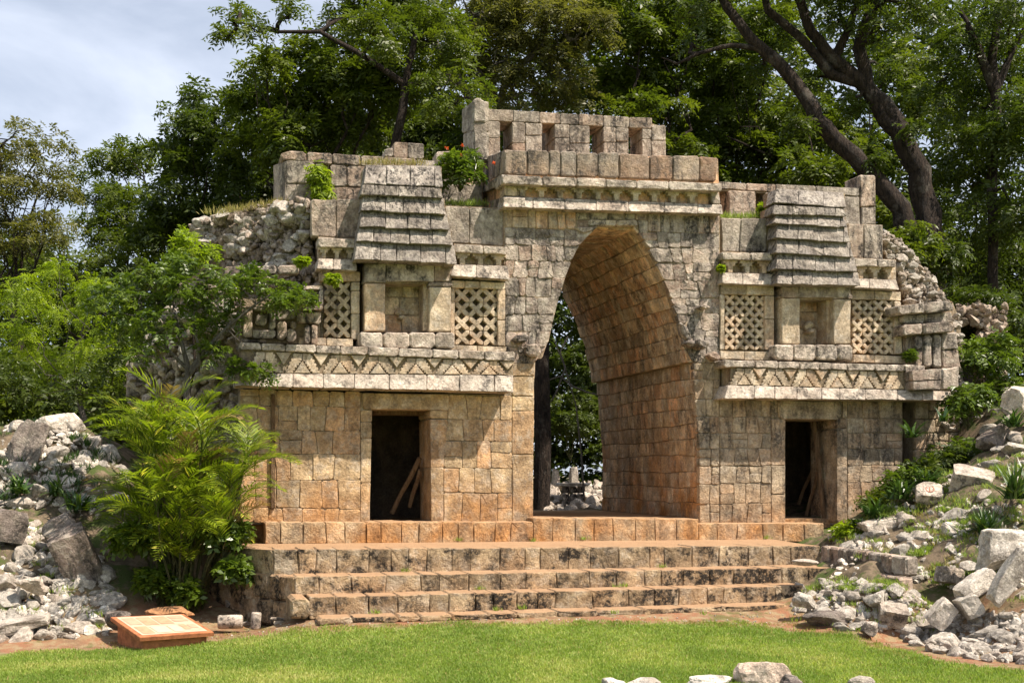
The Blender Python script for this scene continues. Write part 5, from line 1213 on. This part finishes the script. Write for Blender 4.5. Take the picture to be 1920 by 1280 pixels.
r2 = [(1690, 1200), (1760, 1160), (1920, 1150), (1920, 1245), (1850, 1240), (1740, 1222)]
ls5 = scatter(r2, 40, .11, .27, 9, '', ''); place_rocks(ls5, 10, 'pale flat rock in the stony border at the bottom right', 'rocks in the bottom right border')
r3 = [(1560, 1010), (1640, 960), (1720, 920), (1800, 880), (1920, 850), (1920, 1130), (1700, 1090), (1560, 1020)]
ls6 = scatter(r3, 48, .07, .24, 11, '', ''); place_rocks(ls6, 12, 'rock half sunk in the weedy slope below the right wing', 'rocks on the weedy right slope')
ls7 = scatter([(1830, 800), (1860, 745), (1920, 720), (1920, 850), (1850, 850)], 14, .14, .34, 13, '', ''); place_rocks(ls7, 14, 'large rock in the heap at the right edge under the trees', 'large rocks at the upper right edge')
# gravel-size rubble between them
def gravel(name, poly, n_, s0, s1, seed, lab, lib=None):
    rd = random.Random(seed); xs = [p[0] for p in poly]; ys = [p[1] for p in poly]; pts = []; 
    while len(pts) < n_:
        x, y = rd.uniform(min(xs), max(xs)), rd.uniform(min(ys), max(ys))
        if inside(poly, x, y): pts.append((x, y))
    W_ = [ghit(x, y, 14) for x, y in pts]
    pile(name, [(p[0], p[1], p[2] + .01) for p in W_], [rd.uniform(s0, s1) for _ in W_], M['rock'], None, lib or SA, seed, kind='stuff', label=lab, category='rubble')
gravel('small_rubble', left_poly, 350, .03, .09, 21, 'small broken stone filling the left heap'); gravel('small_rubble', l_hi, 350, .03, .10, 22, 'small broken stone on the upper left slope')
gravel('small_rubble', r1, 300, .025, .07, 23, 'small broken stone filling the heap right of the steps'); gravel('small_rubble', r3, 420, .025, .08, 24, 'small broken stone on the weedy right slope')
gravel('small_rubble', r2, 260, .02, .07, 25, 'small broken stone in the bottom right border')
for q_, n_, a_, b_, s_ in ((left_poly, 90, .08, .15, 51), (l_hi, 110, .08, .17, 52), (r1, 90, .06, .12, 53), (r3, 150, .05, .12, 54), (r2, 90, .05, .11, 55), ([(1480, 1010), (1560, 985), (1640, 960), (1700, 1080), (1560, 1090), (1530, 1030)], 70, .04, .10, 56)): gravel('broken_stone', q_, n_, a_, b_, s_, ('fist to head sized broken stones between the rocks of the left heap', 'broken stones between the rocks of the upper left slope', 'broken stones in the heap right of the steps', 'broken stones strewn over the weedy right slope', 'broken stones in the bottom right border', 'broken stones spilled over the buried step ends')[s_ - 51], RA)
gravel('gravel', [(380, 1160), (600, 1160), (900, 1163), (1480, 1150), (1480, 1172), (900, 1172), (600, 1178), (400, 1198), (200, 1212), (200, 1195)], 260, .008, .022, 26, 'loose grit on the red earth along the lowest step')

def big(px, py, Y, w, dp, h_, rot, lab, mat='rock', seed=0, cat='rock', name='boulder', kind='box'):
    p = P(px, py, Y)
    if kind == 'box': me_ = boxrock(name, w, dp, h_, M[mat], seed)
    else: me_ = rock_mesh(name, seed, 4, .9, M[mat], (w / 1.5, dp / 1.5, h_ / 1.5))
    return rock_obj(name, me_, p, 1, tuple(R(a_) for a_ in rot), lab, cat)
def gY(px, py): return ghit(px, py, 13)[1]
big(145, 1045, 18.4, .62, .38, .95, (18, -22, 14), 'large dark slab of rock tilted between the left heap and the palm', 'rockdark', 1)
big(120, 1000, 18.9, .55, .45, .45, (10, -35, 30), 'purplish jagged rock above the large dark slab', 'rockdark', 2, kind='r')
big(50, 850, 21.0, .5, .5, 1.1, (-5, 20, 10), 'upright dark crag standing out of the upper left slope', 'rockdark', 3, kind='r')
big(110, 800, 22.2, .75, .5, .5, (10, 15, 30), 'big pale boulder on the crest of the left heap', 'rock', 4, kind='r')
big(10, 985, 18.7, .6, .5, .5, (0, 10, 30), 'grey boulder at the left picture edge half way up the heap', 'rockdark', 5)
big(62, 1096, 17.6, .42, .3, .26, (10, 15, 30), 'barrel-shaped pale stone in the middle of the left heap', 'rock', 6, kind='r')
big(40, 1170, 17.0, .75, .45, .16, (8, -12, 10), 'long flat white slab low in the left heap', 'rock', 7)
big(225, 1160, 17.2, .30, .25, .33, (5, -20, 10), 'grey rounded block leaning against the sign plinth', 'rockdark', 8, kind='r')
big(265, 935, 19.8, .42, .35, .42, (10, 30, 0), 'pinkish rock at the palm edge on the left slope', 'rock', 9, kind='r')
# right side
big(1823, 908, 20.5, .72, .5, .5, (22, 12, -18), 'large pale squared block at the top of the right slope', 'mould', 11)
mk = big(1742, 925, 20.6, .46, .36, .24, (44, 4, -14), 'cut stone block with a red painted circle on its face', 'mould', 12, name='marked_block')
for a0, a1, rr2 in ((0, 360, .062),):
    V, Fs = [], []; k_ = 20
    for i in range(k_ + 1):
        an = R(a0 + (a1 - a0) * i / k_)
        for r_ in (rr2, rr2 - .014): V.append((math.cos(an) * r_ * 1.25, 0, math.sin(an) * r_))
    for i in range(k_): Fs.append((2 * i, 2 * i + 1, 2 * i + 3, 2 * i + 2))
    V += [(-.012, 0, -.06), (.004, 0, -.06), (.004, 0, .06), (-.012, 0, .06)]; n0 = len(V) - 4; Fs.append((n0, n0 + 1, n0 + 2, n0 + 3))
    V2 = [(x, -z * 0 + .0, z) for x, _, z in V]
    o = link('painted_circle', mesh_from('painted_circle', [(x, z * 1.3, .118) for x, _, z in V], Fs, M['redpaint']), mk)
big(1880, 1030, 17.6, .95, .5, .55, (10, -18, 10), 'broad pale boulder at the right edge above the leaning pillar', 'rock', 13, kind='r')
big(1893, 1078, 16.9, .26, .24, .90, (0, 32, 0), 'long pitted stone pillar leaning at the right edge', 'rock', 14)
big(1830, 1095, 17.3, .62, .3, .26, (0, -33, 12), 'grey beam-like stone resting beside the leaning pillar', 'rock', 15)
big(1672, 1152, 17.5, .42, .3, .30, (25, 8, -10), 'smooth white wedge-cut block in front of the right heap', 'mould', 16)
big(1765, 1150, 17.2, .30, .3, .42, (10, 40, 0), 'tilted grey cut block right of the white wedge block', 'rock', 17)
big(1818, 1135, 17.1, .30, .3, .32, (0, -30, 0), 'pale block with a dark shaded side beside the tilted grey block', 'rock', 18)
big(1708, 1125, 17.8, .3, .25, .26, (10, -10, 20), 'rounded white stone behind the wedge block', 'rock', 19, kind='r')
big(1512, 1128, 18.1, .32, .3, .26, (0, 0, 0), 'bright rounded white boulder nearest the right end of the steps', 'rock', 20, kind='r')
big(1540, 1160, 17.7, .62, .4, .30, (0, 5, 5), 'long dark pitted boulder at the edge of the lawn', 'rockdark', 21, kind='r')
big(1510, 1052, 19.15, .34, .26, .11, (0, 0, 0), 'small flat white stone lying on the stair tread', 'rock', 22, kind='r')
big(1780, 1078, 18.1, .36, .3, .26, (0, 10, 30), 'brownish square rock in the middle of the right slope', 'rubble', 23)
big(1780, 995, 19.3, .32, .28, .24, (0, 10, 30), 'rounded grey rock beside the strap-leaved plant', 'rock', 24, kind='r')
big(1860, 825, 21.8, .55, .5, .60, (0, 5, 10), 'big rounded dark boulder below the bushes at the right', 'rockdark', 25, kind='r')
big(1915, 750, 22.0, .6, .5, .42, (20, 0, 30), 'large pale rock at the right edge just below the bushes', 'rock', 26)
big(1660, 980, 20.6, .95, .4, .16, (5, -10, 5), 'flat grey slab half buried on the right slope', 'rock', 27)
big(1630, 1180, 17.2, .20, .16, .16, (0, 30, 0), 'small brown wedge stone at the lawn edge', 'rockdark', 28)
# foreground stones along the bottom edge
big(1432, 1270, 13.6, .50, .4, .50, (0, -8, 10), 'large cracked boulder in the foreground on the lawn', 'rubble', 31, kind='r')
big(1485, 1283, 13.4, .40, .3, .2, (0, 5, 20), 'low stone touching the foreground boulder', 'rockdark', 32, kind='r')
big(1333, 1278, 13.4, .50, .25, .12, (0, 0, 5), 'long low stone left of the foreground boulder', 'rock', 33, kind='r')
big(1205, 1280, 13.4, .32, .25, .1, (0, 0, 5), 'second flat stone left of the foreground boulder', 'rock', 34, kind='r')
big(1148, 1280, 13.4, .28, .2, .1, (0, 0, 5), 'leftmost flat stone on the bottom edge of the lawn', 'rock', 35, kind='r')
big(1608, 1281, 13.4, .36, .25, .13, (0, 0, 25), 'flat stone on the bottom edge right of the foreground boulder', 'rock', 36, kind='r')
# fallen drums and fragments by the steps
def drum(px, py, Y, r, ln, rot, lab, mat='mould', name='column_drum'):
    n_ = 14; V = []; prof = [(0, 0), (r * .92, 0), (r, .02), (r * 1.02, ln * .5), (r, ln - .02), (r * .92, ln), (0, ln)]; rd = random.Random(int(px))
    for rr3, z in prof:
        for i in range(n_): an = 2 * math.pi * i / n_; q = rr3 * rd.uniform(.95, 1.04); V.append((q * math.cos(an), q * math.sin(an), z - ln / 2))
    Fs = [(j * n_ + i, j * n_ + (i + 1) % n_, (j + 1) * n_ + (i + 1) % n_, (j + 1) * n_ + i) for j in range(len(prof) - 1) for i in range(n_)]
    return rock_obj(name, mesh_from(name, V, Fs, M[mat], True), P(px, py, Y), 1, tuple(R(a_) for a_ in rot), lab, 'column drum')
drum(432, 1165, 17.6, .105, .36, (0, 90, 8), 'pale column drum lying on its side right of the palm')
drum(480, 1163, 17.6, .075, .25, (0, 4, 0), 'small column drum standing upright beside the lying drum')
big(524, 1170, 17.5, .16, .14, .13, (0, 0, 10), 'small carved cube stone with a round boss near the steps', 'carved', 41); big(520, 1159, 17.5, .2, .12, .03, (0, 5, 5), 'thin flat stone laid on the small carved cube', 'mould', 42)
big(567, 1172, 17.5, .12, .1, .1, (0, 20, 0), 'small pinkish stone beside the corner of the steps', 'carved', 43)

# ================================================================== sign board
q = [P(262, 1194, 16.2), P(401, 1184, 16.5), P(345, 1150, 17.25), P(207, 1156, 17.0)]
bc = (sum(p[0] for p in q) / 4, sum(p[1] for p in q) / 4, 0)
SG = empty('information_board', bc, 0, label='low slanted information board on a red-brown concrete plinth beside the palm', category='sign')
def rel(p): return (p[0] - bc[0], p[1] - bc[1], p[2])
qt = [rel(p) for p in q]
nn = (Vector(qt[1]) - Vector(qt[0])).cross(Vector(qt[3]) - Vector(qt[0])).normalized()
V, Fs = bevprism(qt, tuple(nn), .06, .008); link('board_slab', mesh_from('board_slab', V, Fs, M['terracotta']), SG)
def bil(u, v, e=.004):
    p = lerp3(lerp3(qt[0], qt[1], u), lerp3(qt[3], qt[2], u), v); return vadd(p, tuple(nn), e)
V, Fs = prism([bil(.06, .07, .006), bil(.94, .07, .006), bil(.94, .95, .006), bil(.06, .95, .006)], tuple(nn), .005); PN = link('panel', mesh_from('panel', V, Fs, M['boardprint']), SG)
for i, (u0, v0, u1, v1, mt) in enumerate(((.10, .55, .26, .88, 'printpeach'), (.29, .50, .47, .88, 'printochre'), (.50, .52, .68, .88, 'printochre'), (.71, .6, .9, .72, 'printpeach'), (.71, .76, .9, .88, 'printpeach'), (.10, .12, .26, .45, 'printochre'), (.30, .12, .5, .42, 'printpale'), (.53, .12, .66, .42, 'printpale'), (.70, .2, .78, .45, 'printochre'), (.8, .25, .9, .42, 'printpeach'))):
    V = [bil(u0, v0, .010), bil(u1, v0, .010), bil(u1, v1, .010), bil(u0, v1, .010)]; link('printed_patch', mesh_from('printed_patch', V, [(0, 1, 2, 3)], M[mt]), PN)
def ins(p, c, k): return (c[0] + (p[0] - c[0]) * k, c[1] + (p[1] - c[1]) * k)
top = [vadd(p, tuple(nn), -.061) for p in qt]; tk_ = [(ins(p, (0, 0), .86) + (p[2] - .0,)) for p in top]
V = tk_ + [(p[0], p[1], -.05) for p in tk_]; Fs = [(0, 1, 2, 3), (7, 6, 5, 4)] + [(i, 4 + i, 4 + (i + 1) % 4, (i + 1) % 4) for i in range(4)]
link('plinth', mesh_from('plinth', V, Fs, M['terracotta']), SG)
M['anthill'] = plain('orange_earth', (.30, .15, .07), .95, .45, 14, 1.0)
big(322, 1148, 17.7, .6, .4, .2, (0, 5, 5), 'rounded orange-brown lump of earth behind the information board', 'anthill', 51, kind='r', name='earth_mound', cat='earth mound')

# ================================================================== palm clump
PB = ghit(338, 1135, 15); PB = (PB[0], 18.5, h1(PB[0], 18.5))
PALM = empty('areca_palm', PB, 0, label='bushy clump of bright green palm fronds at the left corner of the steps', category='palm')
def frond_mesh(seed, ln=1.35, mat='palm'):
    rg = np.random.default_rng(seed); rd = random.Random(seed); nseg = 24
    # rachis in the x-z plane, arching over
    ang = R(66 + rd.uniform(-14, 14)); x = z = 0; pts = []
    for i in range(nseg + 1):
        pts.append((x, 0, z)); s = ln / nseg; x += math.cos(ang) * s; z += math.sin(ang) * s; ang -= R(3.5 + rd.uniform(-.3, .9)) * (.5 + i / nseg)
    C, D, N, Ls = [], [], [], []
    for i in range(4, nseg + 1):
        t = i / nseg; p = np.array(pts[i]); tg = np.array(pts[i]) - np.array(pts[i - 1]); tg /= np.linalg.norm(tg)
        l_ = .40 * math.sin(math.pi * min(1, .18 + .80 * t)) ** .7 + .05
        for sg in (-1, 1):
            d = np.array([0, sg, 0]) * 1.0 + tg * (.55 + .7 * t) + np.array([0, 0, .35]) + rg.normal(0, .10, 3); d /= np.linalg.norm(d)
            C.append(p); D.append(d); up = np.cross(tg, np.array([0, sg, 0.])) * sg * -1; N.append(up / np.linalg.norm(up) * (1) + rg.normal(0, .1, 3)); Ls.append(l_ * rg.uniform(.85, 1.1))
    C, D, N, Ls = map(np.array, (C, D, N, Ls)); N = unit(N); N = np.where(N[:, 2:3] < 0, -N, N); k = len(C)
    me = leaves_mesh('frond', C, D, N, Ls, np.full(k, .030), rg.normal(.5, .22, k), M[mat], .14)
    a = Acc(); tube(a, pts[::3], [.010 - .0008 * i for i in range(len(pts[::3]))], 5)
    import bmesh
    bm = bmesh.new(); bm.from_mesh(me); me2 = mesh_from('t', a.v, a.f, None); bm.from_mesh(me2); bm.to_mesh(me); bm.free(); bpy.data.meshes.remove(me2)
    return me
FR_ = [frond_mesh(500 + i) for i in range(7)]
M['deadfrond'] = leafmat('dead_frond', (.22, .14, .06), (.36, .25, .12), trans=.2); DEADF = frond_mesh(600, 1.2, 'deadfrond')
rd = random.Random(9); nst = 46
for i in range(nst):
    an = rd.uniform(0, 6.28); br_ = rd.uniform(.03, .34); lean = rd.uniform(.1, .75) * (br_ / .34) ** .5; hh = rd.uniform(.7, 2.95) * (1 - .18 * lean)
    b0 = Vector((math.cos(an) * br_, math.sin(an) * br_ * .8, -.1)); tp2 = Vector((math.cos(an) * (br_ + lean * 1.15), math.sin(an) * (br_ + lean * .8), hh))
    a = Acc(); w_ = wander(b0, tp2, 6, .04, rd); tube(a, w_, [.022 - .001 * j for j in range(7)], 6); a.put('stem', M['cane'], PALM, True)
    for j in range(5 + (hh > 1.6)):
        o = link('frond', FR_[rd.randrange(7)] if rd.random() > .05 else DEADF, PALM); o.location = tp2 - Vector((0, 0, rd.uniform(0, .25)))
        s = rd.uniform(.60, .96); o.scale = (s, s, s)
        fa_ = rd.uniform(0, 6.28) if rd.random() < .4 else an + rd.uniform(-1.2, 1.2)
        o.rotation_euler = (rd.uniform(-.25, .25), rd.uniform(-.35, .35), fa_)
# extra low leafy growth at its foot
for i, (px, py, r) in enumerate(((285, 1090, .22), (420, 1010, .30), (250, 1010, .28), (440, 1070, .2), (345, 1110, .15))):
    plant('broad_leaved_weed', P(px, py, 18.2), r, ('large-leaved green weed low on the left of the palm', 'broad-leaved green climber on the right flank of the palm', 'leafy weed between the dark slab and the palm', 'leafy shoots hanging toward the step corner', 'small leafy shoots right behind the information board')[i], 90, 'leafgloss', (.16, 3, .14, .07), 90 + i, .6, cat='plant')

# ================================================================== strap-leaved plants
def strap(px, py, Y, n_, ln, wd, seed, lab, grp=None, spiky=False):
    rg = np.random.default_rng(seed); p = P(px, py, Y); kw = dict(label=lab, category='plant')
    if grp: kw['group'] = grp
    T = empty('strap_leaved_plant', p, 0, **kw)
    V, Fs, tn = [], [], []
    for i in range(n_):
        an = rg.uniform(0, 6.28); el = rg.uniform(.35, 1.35); L_ = ln * rg.uniform(.7, 1.1); x = np.array([rg.normal(0, ln * .12), rg.normal(0, ln * .12), 0.]); o = len(V)
        side = np.array([-math.sin(an), math.cos(an), 0]); tt = rg.uniform(0, 1)
        for j in range(5):
            w = wd * (1, 1.1, .95, .6, .05)[j] * .5; V += [tuple(x - side * w), tuple(x + side * w)]; tn += [tt, tt]
            x = x + np.array([math.cos(an) * math.cos(el), math.sin(an) * math.cos(el), math.sin(el)]) * L_ / 4; el -= .12 if spiky else rg.uniform(.15, .4)
        for j in range(4): Fs.append((o + 2 * j, o + 2 * j + 1, o + 2 * j + 3, o + 2 * j + 2))
    me = mesh_from('leaves', V, Fs, M['strap']); at = me.attributes.new('tone', 'FLOAT', 'POINT'); at.data.foreach_set('value', np.array(tn, np.float32)); link('leaves', me, T)
for i, (px, py, Y, n_, ln, wd, lab, sp2) in enumerate(((1640, 972, 20.9, 70, .55, .045, 'strap-leaved plant closest to the right door jamb', 0), (1690, 935, 21.0, 80, .55, .045, 'strap-leaved plant against the foot of the right wall', 0), (1740, 908, 21.1, 80, .5, .045, 'strap-leaved plant above the painted block', 0), (1850, 1000, 18.8, 110, .55, .035, 'dense rosette of narrow dark leaves on the right slope', 1),
                               (1905, 935, 19.0, 70, .75, .04, 'spiky grey-green rosette at the right picture edge', 1), (1708, 820, 22.2, 30, .5, .05, 'dark strap-leaved plant rooted in the wall recess', 0), (1768, 790, 22.3, 20, .4, .04, 'small fern-like tuft on the end wall', 0), (1790, 905, 21.5, 30, .36, .045, 'strap-leaved clump behind the large squared block', 0),
                               (40, 925, 20.0, 40, .5, .05, 'strap-leaved plant in the hollow of the left slope', 0), (150, 955, 19.8, 44, .5, .05, 'strap-leaved plant near the palm on the left slope', 0), (110, 930, 20.3, 40, .5, .05, 'dark leafy clump below the upper left crag', 0), (1900, 800, 21.5, 34, .5, .05, 'leafy clump between rocks at the upper right edge', 0), (1610, 985, 20.8, 30, .3, .04, 'low leaf tuft at the sill corner of the right doorway', 0))):
    strap(px, py, Y, n_, ln, wd, 700 + i, lab, None, bool(sp2))

# ================================================================== grasses
def blades(name, X, Y, Zb, ln, wd, mat, seed, lab, tone=None, lean=.45):
    rg = np.random.default_rng(seed); k = len(X)
    C = np.stack([X, Y, Zb], 1); D = unit(np.stack([rg.normal(0, lean, k), rg.normal(0, lean, k), np.ones(k)], 1)); az = rg.uniform(0, 6.28, k)
    N = unit(np.cross(D, np.stack([np.cos(az), np.sin(az), np.zeros(k)], 1)))
    ln_ = ln * rg.uniform(.5, 1.25, k); t_ = tone if tone is not None else rg.uniform(0, .85, k)
    me = leaves_mesh(name, C, D, N, ln_, np.full(k, wd), t_, M[mat], .1); link(name, me, None, kind='stuff', label=lab, category='grass')
rg = np.random.default_rng(1)
NB = 330000
X = rg.uniform(-6.8, 8.2, NB); Yb = 12.9 + (18.8 - 12.9) * rg.random(NB) ** 1.15
nzv = np.sin(X * 3.1 + np.sin(Yb * 2.3)) * .06 + np.sin(X * 9.7 + Yb * 4) * .04
keep = Yb + nzv * 1.5 + rg.normal(0, .09, NB) < lawn_edge(X); X, Yb = X[keep], Yb[keep]
patch = np.array([noise.noise(Vector((x * .9, y * .9, 0))) + .5 * noise.noise(Vector((x * 3.5, y * 3.5, 3))) for x, y in zip(X[::8], Yb[::8])]); patch = np.repeat(patch, 8)[:len(X)]
o_ = np.arange(len(X)) // 8 * 8; X = X[np.minimum(o_, len(X) - 1)] + rg.normal(0, .045, len(X)); Yb = Yb[np.minimum(o_, len(Yb) - 1)] + rg.normal(0, .045, len(Yb))
blades('lawn_grass', X, Yb, np.repeat(hgt(X[::8], Yb[::8]), 8)[:len(X)], .050, .011, 'grassblade', 2, 'short bright green lawn grass', np.clip(.42 + patch * 1.0 + rg.normal(0, .24, len(X)), 0, 1), .6)
rg = np.random.default_rng(4); X2 = rg.uniform(-6.8, 8.2, 26000); Y2 = rg.uniform(12.9, 18.8, 26000); k2 = Y2 + rg.normal(0, .10, 26000) < lawn_edge(X2) + .05; X2, Y2 = X2[k2], Y2[k2]; blades('dry_grass', X2, Y2, hgt(X2, Y2), .052, .010, 'drygrass', 5, 'straw-coloured dead blades scattered through the lawn', None, .8)
def tufts(poly, n_, per, ln, mat, seed, lab, name='weeds', wd=.012):
    rd = random.Random(seed); rg = np.random.default_rng(seed); xs = [p[0] for p in poly]; ys = [p[1] for p in poly]; Xs, Ys, Zs = [], [], []
    while n_:
        x, y = rd.uniform(min(xs), max(xs)), rd.uniform(min(ys), max(ys))
        if not inside(poly, x, y): continue
        p = ghit(x, y, 14); n_ -= 1; s = rd.uniform(.03, .10)
        Xs.append(p[0] + rg.normal(0, s, per)); Ys.append(p[1] + rg.normal(0, s, per)); Zs.append(np.full(per, p[2]))
    blades(name, np.concatenate(Xs), np.concatenate(Ys), np.concatenate(Zs), ln, wd, mat, seed, lab)
tufts(r3, 130, 60, .12, 'grassblade', 31, 'green weeds growing among the rocks of the right slope'); tufts(r1 , 30, 40, .09, 'grassblade', 32, 'weeds in the heap right of the steps')
tufts([(1500, 1110), (1560, 1085), (1700, 1095), (1660, 1115)], 30, 50, .09, 'grassblade', 35, 'weeds on the buried step ends')
tufts(r3, 60, 30, .12, 'drygrass', 33, 'dry straw among the rocks of the right slope', 'dry_grass'); tufts(left_poly, 25, 30, .12, 'grassblade', 34, 'weeds in the left heap'); tufts(l_hi, 50, 50, .18, 'strap', 37, 'weeds on the upper left slope', wd=.02)
tufts([(200, 1205), (400, 1190), (520, 1178), (900, 1168), (1480, 1165), (1640, 1205), (1760, 1238), (1700, 1238), (1480, 1180), (1200, 1172), (600, 1184), (400, 1206), (220, 1218)], 170, 24, .045, 'drygrass', 36, 'thin dry grass along the edge of the lawn', 'dry_grass', .008)
# grass on top of the walls and in step joints
def wall_tufts(lst, seed, mat, lab, ln=.15, name='wall_grass', per=50, spread=.1):
    rg = np.random.default_rng(seed); Xs, Ys, Zs = [], [], []
    for px, py, d in lst:
        p = Lw(px, py, d); Xs.append(p[0] + rg.normal(0, spread, per)); Ys.append(p[1] + rg.normal(0, spread * .6, per)); Zs.append(np.full(per, p[2] - .02))
    blades(name, np.concatenate(Xs), np.concatenate(Ys), np.concatenate(Zs), ln, .012, mat, seed, lab)
wall_tufts([(x, yl((420, 398), (540, 380))(x), 1.2) for x in range(400, 540, 14)] + [(x, 308, .9) for x in range(690, 800, 14)], 51, 'drygrass', 'dry grass growing on the ruined wall top')
wall_tufts([(x, 385, .5) for x in range(835, 905, 9)] + [(x, 408, .9) for x in range(1356, 1430, 10)], 52, 'grassblade', 'green grass on the wall tops beside the arch cornice')
wall_tufts([(760, 1070, -2.5), (705, 1148, -3.5), (930, 1143, -3.5), (1155, 1101, -3.0), (1170, 1098, -3.05), (1240, 1062, -2.5), (1095, 1010, -.46), (1438, 1008, -.46), (1000, 1014, -.46), (980, 1140, -3.5), (900, 1103, -3.0), (1150, 1148, -3.9), (1320, 1152, -3.95), (860, 1012, -.46)], 53, 'grassblade', 'little weeds rooted in the joints of the steps', .09, 'step_weeds', 26, .035)

# ------------------------------------------------------------------ labels of the rocks: by look and by the nearest landmark
LM = [(145, 1045, 'the large dark slab'), (50, 850, 'the upright dark crag'), (110, 795, 'the big pale crest boulder'), (10, 985, 'the grey edge boulder'), (62, 1096, 'the barrel-shaped stone'), (40, 1170, 'the long white slab'), (262, 1175, 'the sign plinth'), (265, 935, 'the pinkish rock'),
      (1823, 908, 'the squared top block'), (1742, 925, 'the painted-circle block'), (1880, 1030, 'the broad edge boulder'), (1893, 1078, 'the leaning pillar'), (1672, 1152, 'the white wedge block'), (1765, 1150, 'the tilted grey block'), (1512, 1128, 'the bright rounded boulder'), (1540, 1160, 'the long pitted boulder'),
      (1780, 1070, 'the brownish square rock'), (1860, 825, 'the big dark boulder'), (1915, 750, 'the pale edge rock'), (1660, 980, 'the half-buried slab'), (1630, 1180, 'the brown wedge stone'), (1850, 1000, 'the narrow-leaved rosette'), (432, 1165, 'the lying column drum'), (546, 1140, 'the corner of the steps'), (1618, 1035, 'the return wall')]
used = {}
for o, px, py, s, sc in sorted(PLACED, key=lambda t: -t[3]):
    x, y, nm = min(LM, key=lambda q: math.hypot(q[0] - px, (q[1] - py) * 1.2)); dx, dy = px - x, py - y
    rel_ = ('left of' if dx < 0 else 'right of') if abs(dx) > 2.2 * abs(dy) else ('above' if dy < 0 else 'below') if abs(dy) > 2.2 * abs(dx) else (('upper ' if dy < 0 else 'lower ') + ('left of' if dx < 0 else 'right of'))
    shp = 'long flat' if sc[0] > 1.9 * sc[2] else 'flattish' if sc[0] > 1.5 * sc[2] else 'chunky'
    siz = 'big' if s > 26 else 'middling' if s > 17 else 'small'
    base = '%s %s pale rock %s %s' % (siz, shp, rel_, nm)
    used.setdefault(base, []).append((math.hypot(dx, dy), o))
for base, lst in used.items():
    lst.sort(key=lambda q: q[0])
    for i, (_, o) in enumerate(lst):
        o['label'] = base if len(lst) == 1 else base + ', ' + (('nearest to it', 'second nearest', 'third nearest', 'fourth nearest', 'fifth nearest', 'sixth nearest', 'seventh nearest', 'eighth nearest', 'ninth nearest', 'tenth nearest')[min(i, 9)])
